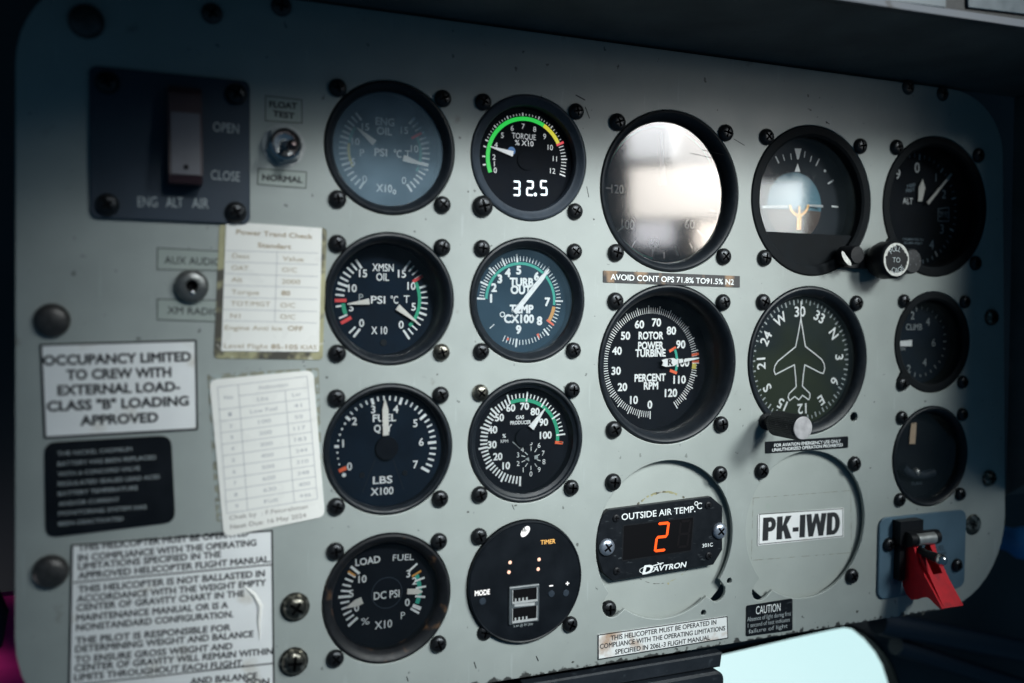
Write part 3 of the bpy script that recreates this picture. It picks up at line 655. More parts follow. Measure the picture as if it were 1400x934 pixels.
# --- fuel quantity
t, f = gauge('c1r3', 'fuel_gauge', 'fuel quantity gauge marked FUEL QTY LBS X100 with its needle straight up', -5, 'dial_blue', lip=2.5, gr=26.2, zg=-2.0, glass='glass')
F = fr_('c1r3', cF, -5); zz = -5; w = MB(); r_ = MB()
for k in range(36):
    v = k/5
    if v > 7.01: break
    a = -120+34.4*v; q = v/7
    if v < 2.1 and k % 5: w.disc(0.35+0.08*v, zz+Z1, 14, (22*math.sin(math.radians(a)), 22*math.cos(math.radians(a))))
    elif k == 0: w.disc(0.95, zz+Z1, 16, (22*math.sin(math.radians(a)), 22*math.cos(math.radians(a))))
    else: w.tick(a, 23.4-(1.3+2.7*q if k % 5 == 0 else 0.5+2.3*q)*1.0-0.4, 23.4, (1.25 if k % 5 == 0 else 0.45+0.45*q), zz+Z1)
for v, x, y in ((0, 205, 588), (1, 163, 437), (2, 237, 292), (3, 360, 215), (4, 508, 213), (5, 636, 305), (6, 675, 428), (7, 637, 575)): F.txt(w, str(v), x, y, 48, None, 0.02, zz+Z2)
for s_, x, y, ww in (('FUEL', 434, 270, 152), ('QTY', 424, 338, 117), ('LBS', 422, 676, 128), ('X100', 419, 750, 148)): F.txt(w, s_, x, y, 46, ww, 0.02, zz+Z2)
r_.tick(F.ang(150, 613), 19.6, 23.2, 1.7, zz+Z2)
w.build('scale_lettering', 'white', f); r_.build('red_line', 'orange', f)
MB().lathe([(5.3, zz+.1), (5.1, zz+1.6), (0.01, zz+1.9)], 40).build('hub', 'dial', t, 40)
for x, y in ((287, 645), (567, 630)): MB().lathe([(1.3, zz+.1), (1.1, zz+.4), (0.01, zz+.4)], 18, F.p(x, y)).build('dial_screw', 'bezel', f)
fi = MB(); fi.line(F.p(372, 545), F.p(290, 760), 0.35, zz+Z1); fi.line(F.p(492, 545), F.p(560, 740), 0.35, zz+Z1); fi.build('cover_edge', 'bezel', f)
pointer('pointer', F, (437, 382), (432, 148), 2.7, 0.3, zz+1.4, t, shoulder=0.72)

# --- load and fuel pressure
t, f = gauge('c1r4', 'load_gauge', 'twin scale gauge marked LOAD and FUEL, DC PSI, with a rusty worn black rim', -7, 'dial', 'bezel_worn', lip=4.4, gr=24.2, zg=-3.0)
F = fr_('c1r4', cI, -7); zz = -7; w = MB(); g_ = MB(); r_ = MB(); y_ = MB()
for k in range(11):
    w.tick(-128+k*(128-47)/10, 15.8 if k % 5 else 15.2, 19.8 if k % 5 else 20.6, 0.85 if k % 5 else 1.15, zz+Z1)
r_.tick(-53.5, 16.2, 20.2, 0.9, zz+Z2)
for x, y, a, ww in ((640, 247, 0, .9), (705, 328, 0, .9), (705, 390, 0, .9), (703, 460, 0, 1.0), (633, 552, 0, 1.0)):
    w.tick(F.ang(x, y), 15.0, 19.9, ww, zz+Z1)
y_.tick(F.ang(680, 283), 14.6, 19.6, 0.95, zz+Z2); w.tick(F.ang(655, 530), 15.2, 19.6, 1.7, zz+Z1)
g_.arc(F.ang(668, 300), F.ang(655, 505), 15.8, 17.8, zz+Z1*0.6)
for s_, x, y in (('10', 280, 337), ('5', 203, 437), ('0', 240, 535), ('3', 597, 300), ('2', 640, 350), ('0', 590, 498)): F.txt(w, s_, x, y, 48, None, 0.02, zz+Z2)
F.txt(w, 'LOAD', 318, 211, 46, 172, 0.02, zz+Z2, 3); F.txt(w, 'FUEL', 563, 187, 42, 145, 0.0, zz+Z2, -3)
F.txt(w, 'DC PSI', 448, 445, 50, 178, 0.015, zz+Z2); F.txt(w, '%', 300, 628, 46, 58, 0, zz+Z2); F.txt(w, 'X10', 425, 650, 52, 120, 0.01, zz+Z2); F.txt(w, 'P', 560, 588, 48, None, 0, zz+Z2)
w.build('scale_lettering', 'white', f); g_.build('green_arc', 'teal', f); r_.build('red_line', 'amber', f); y_.build('yellow_line', 'amber', f)
MB().lathe([(7.2, zz+.02), (7.2, zz+0.05), (6.8, zz+0.05), (6.8, zz+.02)], 60, F.p(450, 432)).build('hub_ring', 'bezel_grey', f)
pointer('load_pointer', F, (274, 478), (165, 530), 3.0, 0.4, zz+1.0, t, shoulder=0.4); pointer('pressure_pointer', F, (585, 418), (690, 418), 2.4, 0.3, zz+1.0, t, shoulder=0.72)

# --- torque (lit display)
t, f = gauge('c2r1', 'torque_gauge', 'digital torque gauge with a lit green arc and white 32.5 readout', -5, 'dial', 'bezel_grey', lip=4.0, gr=24.4, zg=-1.6, glass='glass_clean', huge=(2,))
F = fr_('c2r1', cT, -5); zz = -5; w = MB(); ct = (0.0, 0.0)
A = lambda x, y: F.ang(x, y)
a0, a1, a2, a3 = A(140, 572), A(505, 262), A(598, 378), A(612, 380)
MB().arc(a0, a1, 18.1, 20.0, zz+Z1, 80).build('green_arc', 'lcd_green', f); MB().arc(a1, a2, 18.1, 20.0, zz+Z1, 30).build('yellow_arc', 'lcd_yellow', f)
MB().tick(a3, 17.9, 22.0, 1.1, zz+Z2).build('red_line', 'lcd_red', f)
n0 = A(368, 190)      # the 7 mark
a4, a10 = A(125, 355), a3
seq = [A(115, 517), A(112, 462), A(125, 400), a4, A(182, 262), A(268, 207), n0, A(472, 215), A(555, 273), a3]
for k, a in enumerate(seq[:-1]):
    w.tick(a, 20.3, 21.8, 0.6, zz+Z1)
    if k >= 3:
        for j in range(1, 5): w.tick(a+(seq[k+1]-a)*j/5, 20.5, 21.4, 0.32, zz+Z1)
b1 = A(620, 582)
for k in range(1, 11): w.tick(a3+(b1-a3)*k/10, 18.6, 21.2 if k % 5 else 21.8, 0.4 if k % 5 else 0.6, zz+Z1)
for s_, x, y in (('0', 182, 555), ('1', 176, 512), ('2', 174, 467), ('4', 187, 385), ('5', 230, 320), ('6', 296, 272), ('7', 370, 260), ('8', 447, 280), ('9', 514, 328), ('10', 552, 402), ('11', 583, 478), ('12', 568, 560)): F.txt(w, s_, x, y, 35, None, 0.0, zz+Z2)
F.txt(w, 'TORQUE', 375, 328, 37, 160, 0.0, zz+Z2); F.txt(w, '% X10', 377, 373, 34, 125, 0.01, zz+Z2)
w.build('scale_lettering', 'lcd_needle', f)
SEG = {'3': 'abgcd', '2': 'abged', '5': 'afgcd', '8': 'abcdefg'}
def seven(mb, F, ch, x, y, w_, h, z, th, slant=0.0, only=None):
    p0, p1 = F.p(x-w_/2, y), F.p(x+w_/2, y); cx = (p0[0]+p1[0])/2; cy = (p0[1]+p1[1])/2; W_ = p1[0]-p0[0]; H_ = F.hh(x, y, h)
    e = 0.06*W_; X0, X1, Y0, Y1 = -W_/2, W_/2, -H_/2, H_/2
    def sl(pts): mb.sheet([(cx+a+slant*b, cy+b) for a, b in pts], z)
    for s_ in (only or SEG[ch]):
        if s_ in 'adg':
            yy = {'a': Y1-th/2, 'd': Y0+th/2, 'g': 0}[s_]
            sl([(X0+e+th*.5, yy+th/2), (X1-e-th*.5, yy+th/2), (X1-e, yy), (X1-e-th*.5, yy-th/2), (X0+e+th*.5, yy-th/2), (X0+e, yy)])
        else:
            xx = X1-th/2 if s_ in 'bc' else X0+th/2; ya, yb = (e*.5, Y1-e) if s_ in 'bf' else (Y0+e, -e*.5)
            sl([(xx-th/2, ya+th*.3), (xx-th/2, yb-th*.3), (xx, yb), (xx+th/2, yb-th*.3), (xx+th/2, ya+th*.3), (xx, ya)])
dg = MB(); seven(dg, F, '3', 326, 677, 50, 104, zz+Z2, 0.88); seven(dg, F, '2', 415, 676, 50, 104, zz+Z2, 0.88); seven(dg, F, '5', 508, 674, 50, 104, zz+Z2, 0.88)
dg.disc(0.85, zz+Z2, 14, F.p(451, 718)); dg.build('digital_readout', 'lcd_white', f)
MB().disc(4.6, zz+0.5, 40, F.p(392, 488)).build('hub', 'dial', f)
MB().disc(1.9, zz+Z1, 30, F.p(292, 425)).build('pointer_glow', 'lcd_blue', f)
pointer('pointer', F, (297, 447), (148, 399), 2.5, 0.4, zz+0.6, t, 'lcd_needle')

# --- turbine outlet temperature
t, f = gauge('c2r2', 'temperature_gauge', 'gauge marked TURB OUT TEMP behind dusty glass with one long white needle', -9, 'dial_grey', glass='glass_dusty', gr=24.6, lip=3.4, zg=-3.5)
F = fr_('c2r2', cB, -9); zz = -9; w = MB(); g_ = MB(); r_ = MB(); o_ = MB()
mj = [-88, -67.5, -47, -26.5, -6, 42, 90, 138, 186]
for k, a in enumerate(mj):
    w.tick(a, 18.2, 22.3, 0.9, zz+Z1)
    if k < 8:
        nn = 5 if k < 4 else 10
        for j in range(1, nn): w.tick(a+(mj[k+1]-a)*j/nn, 18.8, 21.2, 0.42, zz+Z1)
for j in range(1, 5): w.tick(186+4.8*j, 18.4, 21.4, 0.42, zz+Z1)
w.tick(-130, 17.6, 20.6, 0.45, zz+Z1)
g_.arc(-88, F.ang(1172, 420), 17.0, 18.3, zz+Z1, 80); o_.arc(F.ang(1172, 428), F.ang(1142, 492), 16.8, 18.6, zz+Z1)
r_.tick(F.ang(1155, 505), 16.5, 21.0, 1.0, zz+Z2); r_.tick(F.ang(1098, 570), 18.2, 20.8, 1.4, zz+Z2, 0.1); r_.tick(F.ang(957, 563), 18.8, 20.0, 1.0, zz+Z2)
for s_, x, y in (('1', 866, 388), ('2', 881, 335), ('3', 909, 292), ('4', 948, 262), ('5', 1002, 249), ('6', 1090, 280), ('7', 1143, 405), ('8', 1104, 498), ('9', 1001, 541)): F.txt(w, s_, x, y, 38, None, 0.055, zz+Z2)
F.txt(w, 'TURB', 1016, 308, 38, 118, 0.05, zz+Z2); F.txt(w, 'OUT', 1013, 346, 38, 102, 0.05, zz+Z2); F.txt(w, 'TEMP', 1016, 440, 38, 118, 0.05, zz+Z2); F.txt(w, 'CX100', 1004, 488, 38, 148, 0.05, zz+Z2)
o2 = F.p(922, 467); w.lathe([(0.9, zz+Z2), (1.35, zz+Z2)], 20, o2)
w.build('scale_lettering', 'white', f); g_.build('green_arc', 'teal', f); o_.build('amber_arc', 'amber', f); r_.build('red_line', 'orange', f)
pointer('pointer', F, (975, 458), (1143, 246), 2.3, 0.5, zz+1.4, t, 'white', shoulder=0.8)

# --- gas producer
t, f = gauge('c2r3', 'tachometer', 'percent RPM gauge marked GAS PRODUCER with a small inner dial', -5.5, 'dial', lip=3.0, gr=25.0, zg=-2.2, worn=(0,))
F = fr_('c2r3', cH, -5.5); zz = -5.5; w = MB(); g_ = MB(); r_ = MB()
for k in range(0, 53):
    v = k*2; a = -178+2.64*v
    if v == 102: continue
    mjr = v % 10 == 0
    if v >= 60: w.tick(a, 19.9 if not mjr else 18.2, 22.0 if not mjr else 23.0, 0.55 if not mjr else 0.8, zz+Z2)
    else: w.tick(a, 17.6, 21.2 if not mjr else 22.2, 0.75 if not mjr else 0.95, zz+Z1)
g_.arc(F.ang(292, 180), F.ang(604, 455), 18.0, 19.7, zz+Z1, 60); r_.tick(F.ang(625, 467), 17.6, 21.8, 1.5, zz+Z2)
for s_, x, y in (('10', 270, 632), ('20', 210, 567), ('30', 170, 483), ('40', 173, 377), ('50', 222, 290), ('60', 302, 222), ('70', 400, 210), ('80', 475, 248), ('90', 535, 323), ('100', 550, 415)): F.txt(w, s_, x, y, 48, None, 0.035, zz+Z2)
F.txt(w, 'GAS', 367, 288, 24, 58, 0.04, zz+Z2); F.txt(w, 'PRODUCER', 372, 325, 24, 146, 0.03, zz+Z2); F.txt(w, '%', 255, 420, 26, None, 0.03, zz+Z2); F.txt(w, 'RPM', 257, 458, 22, 52, 0.0, zz+Z2)
sc_ = F.p(445, 577)
for s_, x, y in (('1', 390, 662), ('2', 354, 616), ('3', 353, 555), ('4', 384, 517), ('5', 447, 468), ('6', 503, 487), ('7', 532, 543), ('8', 537, 603), ('9', 503, 660), ('0', 445, 690)):
    F.txt(w, s_, x, y, 35, None, 0, zz+Z2); q = Vector(F.p(x, y))-Vector(sc_); d = q.normalized(); w.line(tuple(Vector(sc_)+d*(q.length-3.9)), tuple(Vector(sc_)+d*(q.length-1.9)), 0.35, zz+Z1)
w.build('scale_lettering', 'white', f); g_.build('green_arc', 'green', f); r_.build('red_line', 'orange', f)
fi = MB().line(F.p(315, 462), F.p(368, 510), 0.35, zz+Z1); fi.build('faint_line', 'dimwhite', f)
MB().lathe([(4.6, zz+.1), (4.4, zz+1.2), (0.01, zz+1.3)], 36, F.p(393, 432)).build('hub', 'dial', t, 40)
MB().slab([F.p(400, 585), F.p(425, 570), F.p(430, 598)], zz+.5, zz+.8).slab([F.p(466, 560), F.p(490, 553), F.p(490, 580), F.p(466, 585)], zz+.5, zz+.8).build('small_pointer', 'dimwhite', t)
pointer('pointer', F, (437, 362), (535, 224), 3.2, 0.4, zz+1.4, t, 'white')

# --- timer with two USB sockets (flat black face proud of the panel)
cx, cy = GC['c2r4']
t = empty('usb_timer', (cx, cy, 0), 'flat black round timer with two USB sockets and MODE and TIMER lettering', 'timer', GG)
MB().lathe([(28.6, -6), (29.0, 0.1), (29.1, 1.6), (28.4, 2.2), (27.9, 1.9), (0.01, 1.9)], 128).build('face', 'plac_black', t, 30)
for k, (sx, sy) in enumerate(((-1, 1), (-0.86, -0.93), (1, -1))): put(SCR, 'screw', t, sx*23.55*1.0 if k != 2 else 23.8, sy*23.55, 0 if k != 1 else -0.8)
F = Frame(cx, cy, 1.9, cU); zz = 1.9
w = MB(); F.txt(w, 'MODE', 149, 557, 34, 104, 0.03, zz+.05); w.build('mode_lettering', 'back_white', t)
w = MB(); F.txt(w, '-', 624, 502, 44, 26, 0.03, zz+.05); w.build('minus_mark', 'back_white', t)
w = MB(); F.txt(w, '+', 736, 494, 34, 26, 0.03, zz+.05); w.build('plus_mark', 'back_white', t)
w = MB(); F.txt(w, 'TIMER', 602, 206, 30, 102, 0.01, zz+.05); w.build('timer_lettering', 'back_orange', t)
w = MB(); F.txt(w, '3.4A @ 5V (2x)', 430, 780, 15, 130, 0.0, zz+.05); w.build('small_lettering', 'dimwhite', t)
for x, y in ((340, 349), (332, 416), (540, 328), (534, 395)): MB().lathe([(0.85, zz+.02), (0.7, zz+.35), (0.01, zz+.4)], 16, F.p(x, y)).build('led_dot', 'led_dot', t, 40)
for x, y in ((625, 565), (725, 560), (150, 617)): MB().lathe([(1.7, zz+.02), (1.5, zz+.3), (0.01, zz+.35)], 20, F.p(x, y)).build('button', 'bezel_grey', t, 40)
lg = MB(); c = F.p(445, 135); e = []
for i in range(36):
    a = 2*math.pi*i/36; x, y = 2.9*math.cos(a), 1.75*math.sin(a); ca, sa = math.cos(0.85), math.sin(0.85); e.append((c[0]+x*ca-y*sa, c[1]+x*sa+y*ca))
lg.sheet(e, zz+.05); lg.build('logo_oval', 'back_white', t)
lk = MB()
for dx, hgt in ((-1.5, 1.3), (-0.7, 2.0), (0.1, 1.2)): lk.box(c[0]+dx, c[0]+dx+0.5, c[1]-0.1, c[1]-0.1+hgt, zz+.06, zz+.09)
lk.build('logo_mark', 'black_ink', t)
ub = MB(); q0 = [F.p(*k) for k in ((330, 514), (543, 495), (531, 757), (328, 775))]
x0, x1 = (q0[0][0]+q0[3][0])/2, (q0[1][0]+q0[2][0])/2; y1, y0 = (q0[0][1]+q0[1][1])/2, (q0[2][1]+q0[3][1])/2
us = MB().bevel_slab(rrect(x0, x1, y0, y1, 0.6, 3), zz, zz+0.9, 0.3).build('usb_block', 'usb_grey', t)
for py0, py1 in ((528, 608), (655, 738)):
    a, b = F.p(352, py0+8), F.p(520, py1-8); ya, yb = a[1], b[1]; xa, xb = x0+1.4, x1-1.2
    s_ = MB().slab([(xa, ya), (xb, ya), (xb, yb), (xa, yb)], zz+0.92, zz+0.95).build('usb_socket', 'darkhole', t)
    MB().box(xa, xb, yb-0.7, yb+0.25, zz+0.9, zz+1.5).box(xa, xa+0.35, yb, ya, zz+0.9, zz+1.3).box(xb-0.35, xb, yb, ya, zz+0.9, zz+1.3).build('shell', 'usb_lip', s_)
    ct_ = MB()
    for k in range(4): ct_.box(xa+1.4+k*1.9, xa+2.2+k*1.9, yb+0.35, yb+1.7, zz+0.95, zz+1.05)
    ct_.build('contact', 'usb_lip', s_)
MB().line((x0+0.2, y1-0.3), (x1-0.2, y1-0.3), 0.5, zz+0.93).build('block_edge', 'usb_lip', us)
a, b = F.p(366, 640), F.p(505, 630); MB().line(a, b, 1.4, zz+0.94).build('block_tongue', 'usb_lip', us)

# --- airspeed
t, f = gauge('c3r1', 'airspeed_indicator', 'airspeed dial washed out by a bright window reflection, numbered 40 to 120', -8.5, 'dial_grey', lip=4.2, gr=35.2, zg=-5.0, glass='glass_strong')
F = fr_('c3r1', cJ, -8.5); zz = -8.5; w = MB(); g_ = MB()
for x, y, l in ((120, 458, 3.0), (168, 664, 4.2), (234, 738, 3.0), (330, 785, 4.6), (388, 798, 2.8), (452, 768, 5.0), (516, 733, 2.8), (556, 668, 5.0), (600, 560, 3)):
    a = F.ang(x, y); w.tick(a, 32.6-l, 32.8, 0.75, zz+Z1)
for s_, x, y, h, ww in (('120', 158, 462, 42, 60), ('100', 210, 637, 45, 63), ('80', 336, 725, 43, 50), ('60', 513, 635, 42, 50), ('40', 525, 403, 40, 48)): F.txt(w, s_, x, y, h, ww, 0.01, zz+Z2)
g_.arc(F.ang(330, 808), F.ang(640, 380), 33.0, 34.0, zz+Z1)
w.build('scale_lettering', 'white', f); g_.build('green_arc', 'teal', f)
pointer('pointer', F, (376, 440), (362, 185), 3.6, 1.0, zz+1.2, t, 'white')

# --- rotor and power turbine
t, f = gauge('c3r2', 'tachometer', 'large deep-set percent RPM dial marked ROTOR POWER TURBINE with needles near 100', -17.5, 'dial', lip=4.0, gr=34.6, zg=-7.0)
F = fr_('c3r2', cK, -17.5); zz = -17.5; w = MB(); g_ = MB(); r_ = MB(); y_ = MB()
for v in range(0, 121):
    a = 180+2.715*v
    w.tick(a, 25.4, 28.6 if v % 5 else 29.6, 0.36 if v % 5 else 0.55, zz+Z1)
for v, x, y in ((0, 330, 685), (10, 249, 661), (20, 190, 595), (30, 158, 512), (40, 162, 410), (50, 206, 333), (60, 277, 275), (70, 364, 265), (80, 440, 307), (90, 488, 377), (100, 500, 470), (110, 482, 557), (120, 438, 625)): F.txt(w, str(v), x, y, 38, None, 0.035, zz+Z2)
for s_, x, y, ww in (('ROTOR', 336, 332, 127), ('POWER', 335, 383, 130), ('TURBINE', 334, 421, 155), ('PERCENT', 332, 547, 160), ('RPM', 336, 588, 74)): F.txt(w, s_, x, y, 36, ww, 0.04, zz+Z2)
for x, y in ((552, 430), (555, 464)): r_.tick(F.ang(x, y), 25.2, 29.6, 1.3, zz+Z2)
y_.arc(F.ang(545, 474), F.ang(545, 500), 25.4, 28.0, zz+Z2)
for x, y in ((436, 409), (441, 513)): r_.tick(F.ang(x, y), 12.4, 17.0, 1.5, zz+Z2)
g_.arc(F.ang(455, 400), F.ang(458, 512), 15.2, 16.6, zz+Z2)
w.build('scale_lettering', 'white', f); g_.build('green_arc', 'teal', f); r_.build('red_line', 'orange', f); y_.build('yellow_arc', 'yellow', f)
pointer('turbine_pointer', F, (470, 462), (572, 446), 2.2, 0.7, zz+1.4, t, 'white')
rp = MB(); rp.slab([F.p(378, 456), F.p(386, 468), F.p(380, 484), F.p(400, 490), F.p(440, 486), F.p(462, 472), F.p(462, 458), F.p(440, 446), F.p(400, 450)], zz+2.0, zz+2.6); rp = rp.build('rotor_pointer', 'white', t)
w = MB(); F.txt(w, 'R', 421, 467, 30, 26, 0.05, zz+2.68, 0); F.txt(w, 'T', 492, 459, 20, 14, 0.03, zz+2.0); w.build('pointer_letter', 'black_ink', rp)

# --- attitude indicator with cage knob arm
LOBE['c4r1'] = []
t, f = gauge('c4r1', 'attitude_indicator', 'attitude indicator with blue and brown horizon and an orange miniature aircraft', -12, 'attring', bezel='bezel', lip=5.0, gr=34.4, zg=-3.4, glass='glass_film', screws='012')
F = fr_('c4r1', cN, -12); zz = -12; cx, cy = GC['c4r1']
w = MB()
bc = F.p(300, 462); br = 18.4
def cap(half, name, mt):
    b = MB(); n_ = 48; rings = 8; hz = F.p(300, 482)[1]-bc[1]
    base = math.asin(max(-1, min(1, hz/br)))
    a0, a1 = (base, math.pi-base) if half > 0 else (-math.pi-base+0, base)
    if half < 0: a0, a1 = math.pi-base, 2*math.pi+base
    pts = [(bc[0]+br*math.cos(a0+(a1-a0)*k/n_), bc[1]+br*math.sin(a0+(a1-a0)*k/n_)) for k in range(n_+1)]
    # spherical cap bulging towards the glass, cut along the horizon
    P0 = [(pts[0][0]+(pts[-1][0]-pts[0][0])*k/n_, pts[0][1]+(pts[-1][1]-pts[0][1])*k/n_) for k in range(n_+1)]
    vs, fs = [], []
    for r in range(rings+1):
        for k in range(n_+1):
            u = r/rings; x = P0[k][0]*(1-u)+pts[k][0]*u; y = P0[k][1]*(1-u)+pts[k][1]*u
            d2 = ((x-bc[0])**2+(y-bc[1])**2)/br**2; vs.append((x, y, zz+0.3+3.6*(1-min(1, d2))))
    for r in range(rings):
        for k in range(n_): fs.append((r*(n_+1)+k, r*(n_+1)+k+1, (r+1)*(n_+1)+k+1, (r+1)*(n_+1)+k))
    b.add(vs, fs); return b.build(name, mt, t, 60)
cap(1, 'sky_half', 'skyblue'); cap(-1, 'ground_half', 'earth')
w.sheet([F.p(302, 186), F.p(335, 186), F.p(322, 238), F.p(314, 238)], zz+Z1)
for x, y, l, ww in ((219, 240, 4.2, .8), (250, 230, 3.4, .5), (285, 225, 3.4, .5), (350, 215, 3.4, .5), (380, 236, 3.4, .55), (412, 252, 4.6, .8), (475, 346, 4.6, .9), (495, 464, 4.6, .9)):
    a = F.ang(x, y); r0 = F.rad(x, y); w.tick(a, r0-l/2, r0+l/2, ww, zz+Z1)
w.disc(0.8, zz+Z1, 14, F.p(447, 293)); w.build('bank_scale', 'white', f)
F4 = fr_('c4r1', cN, -7.4)
MB().sheet([F4.p(303, 297), F4.p(330, 297), F4.p(318, 256)], -7.5).build('bank_pointer', 'white', t)
MB().slab([F4.p(150, 458), F4.p(270, 456), F4.p(272, 470), F4.p(150, 472)], -8, -7.6).slab([F4.p(366, 452), F4.p(440, 456), F4.p(440, 468), F4.p(360, 462)], -8, -7.6).build('horizon_bar', 'dimwhite', t)
ma = MB(); pts = [(280, 462), (284, 478), (295, 494), (308, 503), (323, 507), (338, 502), (352, 490), (361, 476), (366, 460)]
P_ = [F4.p(*q) for q in pts]
for a, b in zip(P_, P_[1:]): ma.line(a, b, 1.5, -7.2)
for q in P_: ma.disc(0.75, -7.19, 10, q)
ma.slab([F4.p(313, 500), F4.p(334, 500), F4.p(331, 575), F4.p(310, 575)], -7.4, -7.0); ma.slab([F4.p(319, 462), F4.p(328, 462), F4.p(328, 502), F4.p(319, 502)], -7.4, -7.05)
ma.build('miniature_aircraft', 'mini', t)
# lower mask of the window
ch = F4.p(300, 594)[1]; pts = []
for k in range(41):
    a = math.asin(ch/34.3); a = -math.pi-a+(2*a+math.pi)*k/40; pts.append((34.3*math.cos(a), 34.3*math.sin(a)))
MB().slab(pts, -6.5, -2.6).build('lower_mask', 'matt_black', t)
MB().bevel_slab(rrect(355.5-cx, 392-cx, 23.2-cy, 31.4-cy, 1.5, 4), 0.4, 3.6, 0.5).build('knob_arm', 'blackplastic', t)
kn = U(1163, 349, 7)
k_ = MB().lathe([(0.01, 11.5), (4.4, 11.4), (5.0, 10.6), (5.3, 4), (5.3, 1.0)], 36).build('trim_knob', 'blackplastic', t, 35, (kn[0]-cx+0.6, kn[1]-cy, 0))
ch_ = MB(); F7 = Frame(kn[0]+0.6, kn[1], 11.5, cAt)
ch_.sheet([F7.p(*q) for q in ((533, 743), (545, 752), (560, 775), (576, 795), (584, 812), (583, 826), (568, 822), (548, 802), (534, 775), (530, 755))], 11.56); ch_.build('worn_chip', 'chipwhite', k_)
kc = U(1225.5, 355, 16)
k_ = MB().lathe([(0.01, 16), (8.6, 16), (9.6, 15.4), (10.2, 14.4), (10.4, 7), (9.0, 3.0)], 60).build('cage_knob', 'blackplastic', t, 30, (kc[0]-cx, kc[1]-cy, 0))
rim = MB(); random.seed(3)
for i in range(72):
    a0 = i*5; 
    wd = 0.75+0.5*random.random()+(0.7 if 20 < (a0 % 360) < 60 or 140 < a0 < 215 or 280 < a0 < 355 else 0.1)
    if 70 < a0 < 92: wd *= 0.6
    rim.arc(a0, a0+5.2, 8.9-wd, 8.95, 16.06, 1)
rim.build('worn_rim', 'chipwhite', k_)
w = MB()
for s_, a in (('P', -42), ('U', -20), ('L', 2), ('L', 22)):
    w.text(s_, 5.9*math.sin(math.radians(a)), 5.9*math.cos(math.radians(a)), 2.7, None, -math.radians(a), 16.08, 0)
w.text('TO', 0, -0.2, 2.7, None, 0, 16.08, 0)
for s_, a in (('C', 200), ('A', 178), ('G', 156), ('E', 134)):
    w.text(s_, 5.9*math.sin(math.radians(a)), 5.9*math.cos(math.radians(a)), 2.7, None, math.radians(180-a), 16.08, 0)
w.build('lettering', 'dimwhite', k_)

# --- compass card
t, f = gauge('c4r2', 'heading_indicator', 'compass dial with a white aircraft outline pointing to 30 and a worn knob', -6.5, 'dial_grass_reflection', lip=4.6, gr=35.0, zg=-3.4, glass='glass_film', screws='01')
F = fr_('c4r2', cM, -6.5); zz = -6.5; w = MB(); cx, cy = GC['c4r2']
for k in range(72):
    a = k*5; w.tick(a, 30.4 if k % 2 == 0 else 31.4, 33.3, 0.8 if k % 2 == 0 else 0.55, zz+Z1)
w.build('compass_scale', 'dimwhite', f); w = MB()
for k, s_ in enumerate(('30', '33', 'N', '3', '6', 'E', '12', '15', 'S', '21', '24', 'W')):
    a = math.radians(k*30-3); w.text(s_, 26.6*math.sin(a), 26.6*math.cos(a), 5.3, None, -a, zz+Z2, 0.02)
w.build('lettering', 'white', f)
ap = [(338, 235), (350, 310), (360, 372), (400, 403), (440, 436), (452, 458), (455, 480), (448, 505), (430, 500), (357, 462), (350, 515), (345, 567), (382, 603), (382, 622), (376, 634), (346, 612), (328, 634), (308, 618), (282, 638), (275, 622), (280, 604), (315, 570), (312, 520), (306, 462), (240, 496), (213, 510), (206, 490), (210, 468), (225, 445), (270, 408), (312, 374), (325, 310)]
w = MB(); w.stroke([F.p(*q) for q in ap], 0.62, zz+0.5); w.line(F.p(339, 150), F.p(338, 236), 0.6, zz+0.5); w.build('aircraft_outline', 'white', t)
kb = (308.45-cx, -58.6-cy)
sh = MB().lathe([(4.6, 0.6), (4.6, 2.0), (3.4, 3.0), (3.4, 8.0)], 30).build('knob_shaft', 'blackplastic', t, 35, (kb[0], kb[1], 0))
kk = MB(); nn = 40
prof = [(5.4, 8.0), (6.3, 8.8), (6.3, 27.6), (5.7, 29.0), (0.01, 29.0)]
kk.lathe(prof, 80)
kk.v = [(x*(1+0.035*(1 if (i//len(prof)) % 2 else -1)*(1 if abs(math.hypot(x, y)-6.3) < 0.1 else 0)), y*(1+0.035*(1 if (i//len(prof)) % 2 else -1)*(1 if abs(math.hypot(x, y)-6.3) < 0.1 else 0)), z) for i, (x, y, z) in enumerate(kk.v)]
kk = kk.build('knob', 'knurl', t, None, (kb[0], kb[1], 0))
MB().lathe([(5.8, 29.02), (5.5, 29.3), (0.01, 29.35)], 48).build('knob_cap', 'knobcap', kk, 40)

# --- altimeter
t, f = gauge('alt', 'altimeter', 'black altimeter marked ALT with two white needles, in the shade at the top right', -14.5, 'dial', lip=5.0, gr=34.6, zg=-4.0, screws='013')
F = fr_('alt', cAl, -14.5); zz = -14.5; w = MB(); fi = MB()
for k in range(50):
    a = k*7.2+3
    (w if k % 5 == 0 else fi).tick(a, 29.0 if k % 5 == 0 else 30.2, 32.4, 0.6 if k % 5 else 0.8, zz+Z1)
for s_, x, y, h in (('9', 125, 265, 62), ('0', 245, 225, 62)): F.txt(w, s_, x, y, h, None, 0.0, zz+Z2)
F.txt(w, 'ALT', 187, 432, 38, 62, 0.0, zz+Z2)
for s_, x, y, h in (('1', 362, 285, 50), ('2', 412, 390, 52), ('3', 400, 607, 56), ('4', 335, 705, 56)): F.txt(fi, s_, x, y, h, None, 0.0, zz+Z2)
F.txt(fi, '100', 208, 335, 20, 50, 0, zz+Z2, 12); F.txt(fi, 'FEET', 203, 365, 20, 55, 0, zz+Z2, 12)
F.txt(fi, 'CALIBRATED TO', 220, 672, 13, 130, 0, zz+Z2); F.txt(fi, '20,000 FEET', 220, 695, 13, 115, 0, zz+Z2); F.txt(fi, '29.92', 412, 515, 36, 60, 0, zz+Z2)
